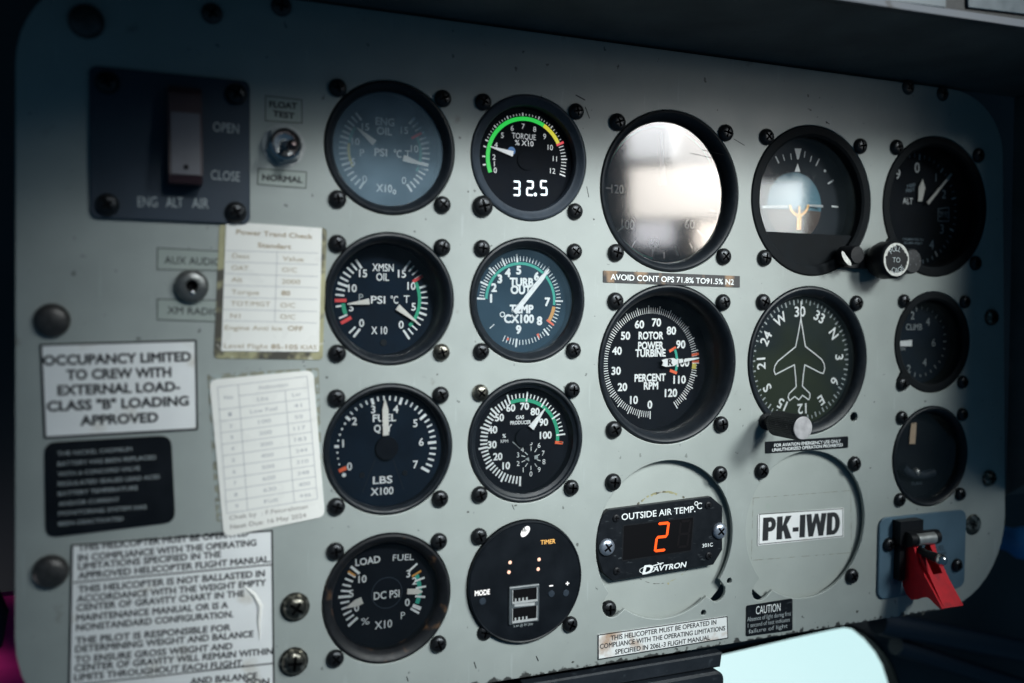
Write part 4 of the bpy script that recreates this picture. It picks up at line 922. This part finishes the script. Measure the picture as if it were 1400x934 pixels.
fi.outline([F.p(*q) for q in ((375, 480), (445, 470), (445, 560), (375, 560))], 0.4, zz+Z1)
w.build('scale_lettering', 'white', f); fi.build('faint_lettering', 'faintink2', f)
sp = MB(); sp.slab([F.p(*q) for q in ((240, 436), (243, 350), (268, 298), (284, 352), (264, 436))], zz+1.0, zz+1.5); sp.build('short_needle', 'needle', t)
pointer('long_needle', F, (290, 450), (438, 266), 2.0, 1.2, zz+2.2, t)
ka = U(1248, 357, 8); cx, cy = GC['alt']
MB().lathe([(0.01, 8.0), (6.3, 7.9), (7.0, 7.0), (7.2, 3), (6.6, 0.5)], 40).build('setting_knob', 'knurl', t, 30, (ka[0]-cx, ka[1]-cy, 0))

# --- vertical speed
t, f = gauge('vsi', 'climb_indicator', 'small climb rate dial marked CLIMB with a white needle pointing left', -9.5, 'dial_blue', lip=4.4, gr=24.4, zg=-3.0, glass='glass_film')
F = fr_('vsi', cP, -9.5); zz = -9.5; w = MB(); fi = MB(); cx, cy = GC['vsi']
for s_, x, y in (('2', 197, 150), ('4', 258, 175), ('6', 281, 258), ('4', 245, 337), ('2', 182, 362)): F.txt(fi, s_, x, y, 30, None, 0.0, zz+Z2)
F.txt(fi, 'CLIMB', 203, 196, 24, 64, 0.0, zz+Z2); F.txt(fi, 'MIN', 155, 282, 14, 26, 0, zz+Z2)
for k in range(25): fi.tick(90-150+k*12.5, 18.3 if k % 4 == 0 else 19.0, 20.8, 0.6 if k % 4 == 0 else 0.4, zz+Z1)
fi.build('scale_lettering', 'dimwhite', f)
pointer('pointer', F, (187, 260), (139, 262), 3.6, 3.0, zz+1.0, t, 'white')
MB().lathe([(2.6, 0.3), (2.4, 1.2), (0.01, 1.3)], 24).build('adjuster_screw', 'screw', t, 40, (v0[0]-cx-0.5, v0[1]-cy-0.3, 0))

# --- turn indicator
t, f = gauge('turn', 'turn_indicator', 'small dark turn gauge with one tan upright bar, above the red switch guard', -9.5, 'dial', lip=3.6, gr=25.4, zg=-3.0, glass='glass_film')
F = fr_('turn', cTn, -9.5); zz = -9.5
MB().slab([F.p(*q) for q in ((178, 182), (224, 170), (213, 352), (163, 352))], zz+0.6, zz+1.2).build('turn_bar', 'tan', t)
tb = MB(); P_ = [F.p(*q) for q in ((90, 545), (120, 585), (190, 615), (270, 615), (350, 590))]
tb.tube([(q[0], q[1], zz+2.2) for q in P_], 2.6, 14); tb.build('slip_tube', 'bezel_grey', t, 60)
q = F.p(190, 585); MB().ball((q[0], q[1], zz+3.6), 2.4).build('slip_ball', 'steel_dull', t, 60)
w = MB(); F.txt(w, 'TURN', 235, 690, 30, 90, 0, zz+Z2); w.build('scale_lettering', 'faintink', f)

# --- blanked hole with the outside air temperature display
cx, cy = GC['c3r3']
def blank(key, name, label, zb):
    c = GC[key]; t = empty(name, (c[0], c[1], 0), label, 'blanking plate', 'blanking plates behind empty holes')
    MB().slab(circle(46, 96), zb-1.5, zb).build('plate', 'blank', t); return t
t = blank('c3r3', 'blanking_plate', 'grey blanking plate in the hole behind the air temperature display', -4.0)
for k, (sx, sy) in enumerate(((-1, 1), (1, 1), (-1, -1))): put(SCR_BIG, 'screw', t, sx*31.45, sy*31.45+(-1.0 if k == 2 else 0), 0 if k < 2 else -3.0)
gl = MB(); random.seed(5)
for a in range(-60, 60, 3):
    if random.random() < 0.75: gl.arc(a, a+3.4, 23.2-random.random()*0.5, 23.7+random.random()*0.4, -3.95, 1)
for a in range(120, 240, 3):
    if random.random() < 0.6: gl.arc(a, a+3, 23.4, 23.4+0.15+random.random()*0.2, -3.95, 1)
gl.disc(0.6, -3.94, 12, (4, -24)); gl.build('old_glue_ring', 'backing', t)
ZO = -0.6; F = Frame(cx, cy, ZO, cO)
t = empty('temperature_display', (cx, cy, ZO), 'black display reading a red 2 marked OUTSIDE AIR TEMP', 'display')
F.z = ZO
body = [F.p(*q) for q in ((152, 183), (1085, 63), (1187, 150), (1187, 545), (1105, 682), (185, 832), (98, 760), (58, 650), (40, 540), (42, 420), (62, 310), (100, 225))]
MB().bevel_slab(body, -3.3, 0.0, 0.35).build('face_plate', 'scratched', t)
wp = rquad([F.p(*q) for q in ((275, 318), (930, 238), (905, 560), (265, 655))], 1.2, 4)
MB().outline(wp, 0.7, 0.05).build('window_rim', 'blackplastic', t); MB().sheet(inset(wp, 0.6), 0.03).build('display_window', 'darkhole', t)
d = MB(); seven(d, F, '2', 632, 427, 112, 268, 0.08, 1.35, 0.14); 
d.build('red_digit', 'led_red', t)
d = MB(); seven(d, F, '8', 835, 400, 105, 250, 0.07, 1.2, 0.14, 'abcdefg'); d.build('unlit_digit', 'led_ghost', t)
w = MB(); F.txt2(w, 'OUTSIDE AIR TEMP.', (265, 247), (938, 172), 56, 0.012, 0.05); F.txt2(w, 'C', (952, 148), (998, 143), 56, 0, 0.05)
q = F.p(946, 122); w.lathe([(0.75, 0.05), (1.15, 0.05)], 20, q)
F.txt2(w, '301C', (1002, 508), (1097, 497), 32, 0.015, 0.05)
F.txt2(w, 'AVTRON', (555, 722), (855, 678), 46, 0.03, 0.05, 0.25); F.txt2(w, 'D', (462, 730), (552, 718), 72, 0.05, 0.05, 0.3)
w.line(F.p(540, 695), F.p(648, 663), 0.5, 0.05); w.line(F.p(592, 662), F.p(628, 682), 0.4, 0.055)
e = [(F.p(500, 728)[0]+4.6*math.cos(2*math.pi*i/28), F.p(500, 728)[1]+1.9*math.sin(2*math.pi*i/28)) for i in range(28)]; w.outline(e, 0.3, 0.06)
w.build('lettering', 'white', t)
for x, y in ((128, 520), (1155, 372)): q = F.p(x, y); put(SCR_SIL, 'screw', t, q[0], q[1], 0)
for x, y in ((215, 258), (1055, 140), (222, 740), (1060, 600)): q = F.p(x, y); put(SCR_TINY, 'corner_screw', t, q[0], q[1], 0)
# --- blank hole with the registration
t = blank('c4r3', 'blanking_plate', 'grey blanking plate behind the registration label PK-IWD', -4.0)
for k, (sx, sy) in enumerate(((-1, 1), (1, 1), (1, -1))): put(SCR_BIG, 'screw', t, sx*31.45, sy*31.45, 0)
cx, cy = GC['c4r3']; F = Frame(cx, cy, -4.0, cPK)
gl = MB()
tape = [F.p(*q) for q in ((134, 246), (497, 218), (500, 450), (127, 479))]
gl.outline(tape, 0.28, -3.96); gl.build('tape_edge', 'glue', t)
MB().lathe([(1.6, -3.95), (1.3, -3.95)], 24, F.p(180, 479)).lathe([(1.7, -3.95), (0.01, -3.95)], 24, F.p(190, 277)).build('stain', 'clearlabel', t)

# ================================================================== placards and labels
PG = 'placards stuck on the panel'
def placard(name, label, quad, mt, cat='placard', th=0.35, z=0.05, r=0.8, group=PG, crop=None, border=None, edge='black_ink'):
    q = [U(px, py, z) for px, py in quad]; c = (sum(p[0] for p in q)/4, sum(p[1] for p in q)/4)
    pts = rquad([(p[0]-c[0], p[1]-c[1]) for p in q], r, 4)
    o = MB().slab(pts, 0, th).build(name, mt, None, None, (c[0], c[1], z)); tag(o, label, cat, group)
    if border: MB().outline(inset(pts, border[0]), border[1], th+0.04).build('border', edge, o)
    return o, Frame(c[0], c[1], z+th, crop), th+0.05
o, F, z = placard('placard', 'white placard reading OCCUPANCY LIMITED TO CREW WITH EXTERNAL LOAD', [(54, 470), (269, 464), (271, 588), (60, 600)], 'paper', crop=cOc, border=(0.0, 0.9))
w = MB()
for s_, a, b in (('OCCUPANCY LIMITED', (176, 612), (787, 595)), ('TO CREW WITH', (273, 671), (706, 659)), ('EXTERNAL LOAD-', (236, 735), (742, 718)), ('CLASS "B" LOADING', (192, 801), (778, 777)), ('APPROVED', (330, 860), (652, 845))): F.txt2(w, s_, a, b, 38, 0.045, z)
w.build('lettering', 'black_ink', o)
o, F, z = placard('placard', 'small black placard with eight lines of faint lettering about the battery', [(60, 605), (234, 595), (240, 714), (62, 736)], 'plac_black', crop=cNi, r=4.5)
w = MB()
for s_, xl, xr, yl, yr in (('THE NICKEL CADMIUM', 212, 770, 222, 187), ('BATTERY HAS BEEN REPLACED', 214, 952, 300, 247), ('WITH A CONCORD VALVE', 216, 832, 377, 330), ('REGULATED SEALED LEAD ACID', 216, 980, 450, 394), ('BATTERY TEMPERATURE', 218, 815, 524, 477), ('AND/OR CURRENT', 220, 676, 600, 563), ('MONITORING SYSTEM HAS', 220, 880, 672, 621), ('BEEN DEACTIVATED', 220, 706, 750, 709)):
    F.txt2(w, s_, (xl, yl), (xr, yr), 30, 0.0, z)
w.build('lettering', 'dimwhite', o)
o, F, z = placard('placard', 'large creased white placard whose block text begins THIS HELICOPTER MUST BE', [(97, 744), (373, 724), (376, 975), (92, 1000)], 'paper', crop=cHe, border=(0.0, 0.8), r=0.5)
w = MB()
for s_, xl, xr, yc in (('THIS HELICOPTER MUST BE OPERATED', 103, 1010, 112), ('IN COMPLIANCE WITH THE OPERATING', 103, 1052, 165), ('LIMITATIONS SPECIFIED IN THE', 103, 865, 218), ('APPROVED HELICOPTER FLIGHT MANUAL.', 103, 1128, 256),
        ('THIS HELICOPTER IS NOT BALLASTED IN', 103, 1097, 330), ('ACCORDANCE WITH THE WEIGHT EMPTY', 97, 1103, 380), ('CENTER OF GRAVITY CHART IN THE', 95, 988, 432), ('MAINTENANCE MANUAL OR IS A', 95, 902, 490), ('NONSTANDARD CONFIGURATION.', 93, 930, 540),
        ('THE PILOT IS RESPONSIBLE FOR', 90, 915, 610), ('DETERMINING WEIGHT AND BALANCE', 88, 1037, 650), ('TO ENSURE GROSS WEIGHT AND', 86, 925, 710), ('CENTER OF GRAVITY WILL REMAIN WITHIN', 84, 1140, 746), ('LIMITS THROUGHOUT EACH FLIGHT.', 82, 985, 802), ('AND BALANCE', 700, 1056, 847), ('TION', 985, 1120, 868)):
    dy = 0.0875*(xr-xl)/2; F.txt2(w, s_, (xl, yc+dy), (xr, yc-dy), 33, 0.035, z)
w.line(F.p(78, 337), F.p(1142, 240), 0.6, z); w.line(F.p(72, 882), F.p(1150, 765), 0.6, z); w.build('lettering', 'black_ink', o)
cr_ = MB(); cr_.tube([(*F.p(x, y), 0.42) for x, y in ((985, 355), (1040, 400), (1072, 460), (1065, 540), (1070, 640))], [0.15, 0.8, 1.1, 0.9, 0.2], 10); cr_.build('crease', 'sheet', o, 60)
# backing tape and the power check card on it
o, F, z = placard('tape_patch', 'aged brown tape patch framing the power check card', [(300, 305), (447, 312), (441, 492), (292, 490)], 'backing', 'tape', 0.3, 0.05, 2.0, None, cPt)
o, F, z = placard('check_card', 'white paper card headed Power Trand Check with gold lettering', [(309, 303), (440, 312), (436, 481), (302.5, 480)], 'sheet', 'card', 0.4, 0.45, 0.4, None, cPt)
w = MB(); l_ = MB()
for s_, a, b in (('Power Trand Check', (192, 120), (655, 150)), ('Standart', (322, 200), (525, 212)), ('OFF', (505, 706), (595, 710)), ('85-105', (403, 818), (565, 821)), ('80', (466, 492), (518, 494))): F.txt2(w, s_, a, b, 28, 0.012, z)
w.build('bold_lettering', 'brown_dark', o); w = MB()
for s_, a, b in (('Desc', (168, 265), (272, 270)), ('Value', (473, 282), (600, 288)), ('OAT', (163, 338), (265, 342)), ('O/C', (470, 350), (560, 353)), ('Alt', (162, 410), (228, 412)), ('2000', (468, 422), (580, 426)), ('Torque', (162, 485), (330, 490)), ('TOT/MGT', (158, 555), (398, 560)), ('O/C', (460, 565), (550, 568)), ('N1', (155, 630), (215, 632)), ('O/C', (458, 635), (550, 638)), ('Engine Anti Ice', (122, 702), (470, 708)), ('Level Flight', (117, 812), (385, 817)), ('KIAS', (585, 821), (680, 823))): F.txt2(w, s_, a, b, 27, 0.003, z)
for a, b in (((125, 235), (690, 250)), ((125, 303), (690, 320)), ((122, 375), (690, 392)), ((118, 445), (688, 460)), ((115, 518), (685, 532)), ((112, 592), (683, 605)), ((110, 660), (680, 675)), ((440, 240), (425, 667))): l_.line(F.p(*a), F.p(*b), 0.22, z)
w.build('lettering', 'brown_ink', o); l_.build('table_lines', 'grey_ink', o)
# glue patch and the indication card
o, F, z = placard('glue_patch', 'dirty rectangle of old glue showing around the fuel indication card', [(283, 512), (436, 503), (441, 690), (296, 714)], 'glue', 'glue', 0.08, 0.02, 1.0, None, cCd)
o, F, z = placard('indication_card', 'rounded white laminated card with a faint table headed Indication', [(286, 519.5), (428, 506), (444, 706), (306, 734)], 'sheet', 'card', 0.5, 0.25, 3.2, None, cCd)
l_ = MB(); w = MB()
def cq(u, v):
    tl, tr, br_, bl = (65, 147), (522, 92), (575, 718), (112, 792)
    x = (tl[0]*(1-u)+tr[0]*u)*(1-v)+(bl[0]*(1-u)+br_[0]*u)*v; y = (tl[1]*(1-u)+tr[1]*u)*(1-v)+(bl[1]*(1-u)+br_[1]*u)*v; return (x, y)
rows = [0, 0.09, 0.18]+[0.18+0.0911*k for k in range(1, 10)]
for k, v in enumerate(rows): l_.line(F.p(*cq(0 if k != 1 else 0.23, v)), F.p(*cq(1, v)), 0.25, z)
for u, v0_ in ((0, 0), (0.23, 0), (0.745, 0.09), (1, 0)): l_.line(F.p(*cq(u, v0_)), F.p(*cq(u, 1)), 0.25, z+0.005)
def ct(s_, u, v, du, h=19):
    a, b = cq(u-du/2, v), cq(u+du/2, v); F.txt2(w, s_, a, b, h, 0.0, z)
ct('No', 0.115, 0.09, 0.1); ct('Indication', 0.62, 0.045, 0.32); ct('Lbs', 0.49, 0.135, 0.12); ct('Ltr', 0.87, 0.135, 0.1)
for k, (a, b) in enumerate((('Low Fuel', '41'), ('100', '50'), ('200', '117'), ('300', '183'), ('400', '244'), ('500', '310'), ('600', '348'), ('630', '400'), ('Full', '446'))):
    v = 0.18+0.0911*(k+0.5); ct(str(k+1), 0.115, v, 0.035); ct(a, 0.49, v, 0.3 if len(a) > 5 else 0.14); ct(b, 0.87, v, 0.13 if len(b) > 2 else 0.09)
l_.build('table_lines', 'grey_ink', o); w.build('table_lettering', 'grey_ink', o); w = MB()
F.txt2(w, 'Chek by  : F.Faturahman', (125, 815), (525, 755), 22, 0.005, z); F.txt2(w, 'Next Due: 16 May 2024', (130, 862), (517, 800), 22, 0.012, z); w.build('footer_lettering', 'grey_dark', o)
# strips by the gauges
o, F, z = placard('placard_strip', 'black strip with worn brown patches reading AVOID CONT OPS 71.8%', [(824.5, 370), (1011, 377.5), (1011, 393), (824.5, 386)], 'strip_worn', crop=cJ, r=0.3)
w = MB(); F.txt2(w, 'AVOID CONT OPS 71.8% TO91.5% N2', (125, 893), (730, 919), 27, 0.012, z); w.build('lettering', 'white', o)
o, F, z = placard('placard_strip', 'small black strip reading FOR AVIATION EMERGENCY USE ONLY below the compass dial', [(1046, 604), (1159, 596.5), (1159, 612), (1046, 620)], 'plac_black', crop=cM, r=0.5)
w = MB(); F.txt2(w, 'FOR AVIATION EMERGENCY USE ONLY', (210, 858), (536, 836), 15, 0.012, z); F.txt2(w, 'UNAUTHORIZED OPERATION PROHIBITED', (200, 881), (546, 855), 15, 0.012, z); w.build('lettering', 'white', o)
o, F, z = placard('placard', 'white rust-stained placard reading SPECIFIED IN 206L-3 FLIGHT MANUAL at the panel bottom', [(817, 867.5), (994, 842), (995, 872.5), (817, 902)], 'rusty', crop=cL, border=(0.0, 0.5), r=0.3)
w = MB(); F.txt2(w, 'THIS HELICOPTER MUST BE OPERATED IN', (100, 757), (517, 693), 18, 0.02, z); F.txt2(w, 'COMPLIANCE WITH THE OPERATING LIMITATIONS', (58, 790), (552, 717), 18, 0.02, z); F.txt2(w, 'SPECIFIED IN 206L-3 FLIGHT MANUAL', (118, 812), (492, 754), 18, 0.02, z); w.build('lettering', 'black_ink', o)
o, F, z = placard('placard', 'scratched black placard headed CAUTION below the registration label', [(1020, 828), (1083, 818), (1083, 861.5), (1019.5, 870)], 'scratched', crop=cPK, r=1.2)
w = MB(); F.txt2(w, 'CAUTION', (145, 664), (236, 651), 29, 0.0, z); w.build('heading', 'white', o); w = MB()
F.txt2(w, 'Absence of light during first', (113, 697), (275, 674), 16, 0.0, z); F.txt2(w, '1 second of test indicates', (115, 720), (270, 697), 15, 0.0, z); F.txt2(w, 'failure of light', (118, 742), (262, 720), 15, 0.0, z); w.build('lettering', 'dimwhite', o)
o, F, z = placard('registration_label', 'white label with heavy black registration PK-IWD in the empty round recess', [(1036, 703.5), (1153, 694), (1153, 734), (1035.5, 746)], 'paper', 'label', 0.3, -3.9, 0.3, None, cPK)
MB().outline([F.p(*q) for q in ((157, 306), (468, 285), (468, 389), (155, 420))], 0.4, z).build('border', 'black_ink', o)
w = MB()
def ring(cx_, cy_, ro, ri, a0, a1, zq):
    """part of an oval ring"""
    n_ = 18; vs = []
    for k in range(n_+1):
        t_ = math.radians(a0+(a1-a0)*k/n_); vs += [(cx_+ro[0]*math.cos(t_), cy_+ro[1]*math.sin(t_), zq), (cx_+ri[0]*math.cos(t_), cy_+ri[1]*math.sin(t_), zq)]
    return vs, [(2*k, 2*k+1, 2*k+3, 2*k+2) for k in range(n_)]
def bx_(x0, x1, y0, y1): return [(x0, y0), (x1, y0), (x1, y1), (x0, y1)]
GLY = {'P': (0.60, [bx_(0, .23, 0, 1), bx_(.22, .34, .80, 1), bx_(.22, .34, .38, .57)], [((.33, .69), (.27, .31), (.06, .115), -90, 90)]),
       'K': (0.68, [bx_(0, .23, 0, 1), [(.22, .42), (.42, 1), (.67, 1), (.40, .56), (.22, .30)], [(.28, .50), (.44, .62), (.70, 0), (.43, 0)]], []),
       '-': (0.30, [bx_(.03, .28, .28, .47)], []), 'I': (0.24, [bx_(0, .23, 0, 1)], []),
       'W': (0.98, [[(0, 1), (.22, 1), (.33, 0), (.14, 0)], [(.14, 0), (.33, 0), (.55, .92), (.43, 1)], [(.43, 1), (.55, 1), (.84, 0), (.65, 0)], [(.65, 0), (.84, 0), (.98, 1), (.76, 1)]], []),
       'D': (0.66, [bx_(0, .23, 0, 1), bx_(.22, .31, .80, 1), bx_(.22, .31, 0, .20)], [((.30, .5), (.35, .5), (.11, .30), -90, 90)])}
p_, q_ = F.p(172, 363), F.p(457, 339); tot = sum(GLY[c][0] for c in 'PK-IWD')+0.07*5; kx = math.hypot(q_[0]-p_[0], q_[1]-p_[1])/tot; ky = F.hh(315, 350, 84)
an_ = math.atan2(q_[1]-p_[1], q_[0]-p_[0]); pen = 0.0
def place(pts, zz_):
    out = []
    for pt in pts:
        X, Y = (pt[0]+pen)*kx, (pt[1]-0.5)*ky; out.append((p_[0]+X*math.cos(an_)-Y*math.sin(an_), p_[1]+X*math.sin(an_)+Y*math.cos(an_), zz_))
    return out
for c in 'PK-IWD':
    wd, polys, rings = GLY[c]; k = 0
    for pl in polys:
        for dx in (-0.022, 0, 0.022): k += 1; w.add(place([(a_+dx, b_) for a_, b_ in pl], z+0.003*k), [tuple(range(len(pl)))])
    for cc, ro, ri, a0, a1 in rings: k += 1; vs, fs = ring(cc[0], cc[1], ro, ri, a0, a1, 0); w.add(place(vs, z+0.004*k), fs)
    pen += wd+0.07
w.build('lettering', 'black_ink', o)
# switch labels at the left
for quad, lines, cr, lab in (([(362, 130), (413.5, 136), (413.5, 169.5), (362, 166)], (('FLOAT', (222, 190), (445, 205), 46), ('TEST', (250, 262), (425, 285), 44)), cFl, 'clear label reading FLOAT TEST above the toggle switch'),
                        ([(352, 229.5), (420, 234.5), (419, 258.5), (351, 253)], (('NORMAL', (165, 772), (490, 795), 46),), cFl, 'clear label reading NORMAL below the toggle switch'),
                        ([(214, 338), (303, 343), (303, 371), (214, 369.5)], (('AUX AUDIO', (185, 228), (765, 250), 75),), cAx, 'clear label reading AUX AUDIO above the jack'),
                        ([(214, 408), (300, 410), (300, 441), (214, 438)], (('XM RADIO', (215, 740), (755, 760), 72),), cAx, 'clear label reading XM RADIO below the jack')):
    o, F, z = placard('switch_label', lab, quad, 'clearlabel', 'label', 0.1, 0.02, 0.3, 'clear labels round the left switches', cr, (0.1, 0.35))
    w = MB()
    for s_, a, b, h in lines: F.txt2(w, s_, a, b, h, 0.04 if cr is cFl else 0.008, z)
    w.build('lettering', 'black_ink', o)
# ================================================================== switches
tx, ty = U(388.5, 199, 1)
t = empty('toggle_switch', (tx, ty, 0), 'small chrome toggle switch with a hex nut between the FLOAT TEST and NORMAL labels', 'switch')
hexa = [(8.1*math.cos(math.radians(60*k+15)), 8.1*math.sin(math.radians(60*k+15))) for k in range(6)]
MB().bevel_slab(hexa, 0.5, 2.8, 0.6).build('hex_nut', 'steel_dull', t); MB().lathe([(8.9, 0.02), (8.9, 0.5), (4, 0.5)], 40).build('washer', 'steel_dull', t, 35)
MB().lathe([(6.5, 2.6), (6.4, 5.2), (5.6, 5.8), (4.9, 5.0), (4.6, 3.0), (0.01, 2.6)], 48).build('bushing', 'steel', t, 35)
lv = MB(); lv.tube([(0, 0, 2.5), (0.6, -0.8, 8), (1.3, -1.9, 14)], [2.0, 1.9, 2.3], 16); lv.ball((1.35, -2.0, 14.2), 2.5, 20); lv.build('lever', 'steel_dark', t, 60)
jx, jy = U(262, 391, 2)
t = empty('audio_jack', (jx, jy, 0), 'round metal audio jack between the AUX AUDIO and XM RADIO labels', 'jack')
MB().lathe([(6.6, 0.02), (6.6, 2.2), (6.0, 3.2), (4.4, 4.0), (2.6, 4.1), (2.2, 3.4), (2.0, 1.0)], 48).build('collar', 'jack', t, 35); MB().lathe([(2.2, 1.2), (0.01, 1.0)], 24).build('socket', 'darkhole', t)
MB().ball((0.3, -2.8, 3.4), 1.3).build('contact', 'steel', t, 60)  # bright ball standing in for the highlight low on the jack
# engine alternate air switch plate
q = [U(121, 92), U(341, 112), U(341, 303), U(124, 301)]; ex, ey = 15, 62.4
t = empty('air_switch', (ex, ey, 0), 'navy square switch plate with a guarded switch marked OPEN, CLOSE and ENG ALT AIR', 'switch')
MB().bevel_slab(rrect(-15.0-ex, 44.9-ex, 33.4-ey, 91.8-ey, 3.0, 5), 0.05, 1.6, 0.4).build('plate', 'navy_plate', t)
F = Frame(ex, ey, 1.6, cE)
w = MB(); F.txt2(w, 'OPEN', (737, 378), (880, 392), 52, 0.0, 1.66); F.txt2(w, 'CLOSE', (725, 645), (885, 657), 52, 0.0, 1.66)
for s_, a, b in (('ENG', (318, 795), (427, 797)), ('ALT', (475, 798), (570, 800)), ('AIR', (620, 802), (712, 806))): F.txt2(w, s_, a, b, 56, 0, 1.66)
w.build('lettering', 'dimwhite', t)
for x, y in ((150, 135), (865, 200), (150, 812), (862, 855)): q = F.p(x, y); put(SCR_BIG, 'screw', t, q[0], q[1], 1.6)
ga, gb, gc_, gd = F.p(478, 165), F.p(700, 175), F.p(700, 728), F.p(470, 720); x0, x1 = ga[0]+0.4, gb[0]-2.2; y0, y1 = gc_[1]+1.0, ga[1]
prof = [(y1, 1.6), (y1, 6.0), (y1-3, 8.5), (y1-10, 9.0), (y1-10.2, 9.0), (y0+3, 11.5), (y0, 9.5), (y0, 1.6)]
gm = MB(); n = len(prof); gm.add([(x0, y, z) for y, z in prof]+[(x1, y, z) for y, z in prof], [tuple(range(n)), tuple(range(2*n-1, n-1, -1))]+[(i, (i+1) % n, n+(i+1) % n, n+i) for i in range(n)])
gd_ = gm.build('switch_guard', 'guard_maroon', t)
a, b = (y1-10.6, 9.06), (y0+3.2, 11.5); MB().add([(x0+0.8, a[0], a[1]), (x1-0.8, a[0], a[1]), (x1-0.8, b[0], b[1]), (x0+0.8, b[0], b[1]), (x0+0.8, a[0], a[1]+.5), (x1-0.8, a[0], a[1]+.5), (x1-0.8, b[0], b[1]+.5), (x0+0.8, b[0], b[1]+.5)],
    [(3, 2, 1, 0), (4, 5, 6, 7), (0, 1, 5, 4), (1, 2, 6, 5), (2, 3, 7, 6), (3, 0, 4, 7)]).build('guard_front', 'guard_grey', gd_)
MB().lathe([(0.9, 12.3), (0.7, 12.45), (0.01, 12.45)], 16, ((x0+x1)/2, y0+6)).build('guard_dimple', 'darkhole', gd_)
# red guarded fuel switch
sx_, sy_ = 420.5, -139.8
t = empty('guarded_switch', (sx_, sy_, 0), 'blue-grey switch plate with a red flip guard and a silver toggle tip', 'switch')
MB().bevel_slab(rrect(387.6-sx_, 454.6-sx_, -163.0-sy_, -116.6-sy_, 5.0, 6), 0.05, 1.5, 0.4).build('plate', 'blue_plate', t)
F = Frame(sx_, sy_, 1.5, cS)
w = MB(); F.txt2(w, 'ON', (500, 212), (550, 208), 36, 0.0, 1.56); F.txt2(w, 'FUEL', (500, 352), (592, 345), 38, 0.0, 1.56); F.txt2(w, 'OFF', (520, 400), (606, 393), 30, 0.0, 1.56); w.build('lettering', 'black_ink', t)
for x, y in ((140, 318), (685, 482)): q = F.p(x, y); put(SCR, 'screw', t, q[0], q[1], 1.5)
L = lambda x, y: (x-sx_, y-sy_)
hb = MB()
a, b = L(397, -118), L(414, -131); hb.box(a[0], b[0], b[1], a[1], 1.5, 7.5); 
a, b = L(398.5, -132), L(402.5, -152); hb.box(a[0], b[0], b[1], a[1], 1.5, 6)
hb = hb.build('hinge_base', 'blackplastic', t)
hx0, hx1 = L(400.5, 0)[0], L(422.5, 0)[0]
MB().tube([(hx0, -128-sy_, 9.0), (hx1, -128-sy_, 9.0)], 4.2, 20).build('hinge_barrel', 'blackplastic', t, 40)
MB().tube([(hx0+4.5, -128-sy_, 10.5), (hx1-4.5, -128-sy_, 10.5)], 3.6, 20).build('hinge_pin', 'steel_dull', t, 40)
GX0, GX1 = 404.0-sx_, 419.8-sx_
side = [(-130, 9.8), (-140, 13.5), (-160.8, 30.7), (-161.6, 30.0), (-160.2, 26.5), (-158.2, 23), (-157.6, 20.5), (-158.8, 17), (-161.2, 13), (-162.2, 9.7), (-160.5, 6.2), (-156, 3.2), (-150, 1.9), (-140, 2.5), (-132, 6)]
gd = MB()
def sheetx(mb, x0, x1):
    n = len(side); mb.add([(x0, y-sy_, z) for y, z in side]+[(x1, y-sy_, z) for y, z in side], [tuple(range(n)), tuple(range(2*n-1, n-1, -1))]+[(i, (i+1) % n, n+(i+1) % n, n+i) for i in range(n)])
sheetx(gd, GX0, GX0+1.6); sheetx(gd, GX1-1.6, GX1)
# sloping front with a slot for the toggle
fa, fb = Vector((-130-sy_, 9.8)), Vector((-160.8-sy_, 30.7))
dn = Vector((-(fb-fa).y, (fb-fa).x)).normalized(); dn = dn if dn.y < 0 else -dn
def bar(x0, x1, u0, u1):
    p, q = fa.lerp(fb, u0), fa.lerp(fb, u1); p2, q2 = p+dn*1.7, q+dn*1.7
    gd.add([(x0, p.x, p.y), (x1, p.x, p.y), (x1, q.x, q.y), (x0, q.x, q.y), (x0, p2.x, p2.y), (x1, p2.x, p2.y), (x1, q2.x, q2.y), (x0, q2.x, q2.y)],
           [(0, 1, 2, 3), (7, 6, 5, 4), (0, 4, 5, 1), (1, 5, 6, 2), (2, 6, 7, 3), (3, 7, 4, 0)])
bar(GX0+1.6, GX0+4.4, 0, 0.50); bar(GX1-4.4, GX1-1.6, 0, 0.50); bar(GX0+1.6, GX1-1.6, 0.50, 1.0)
gd.build('red_guard', 'red_plastic', t)
tg = MB(); tip = U(1288.5, 766, 27); ax_, ay_ = tip[0]-sx_, tip[1]-sy_
tg.tube([(ax_, ay_+3, 2), (ax_, ay_+0.8, 16), (ax_, ay_, 25)], [2.2, 2.3, 2.9], 18)
tg = tg.build('toggle_lever', 'blackplastic', t, 50)
MB().ball((ax_, ay_, 26.2), 3.3, 24).build('lever_tip', 'steel', tg, 60)
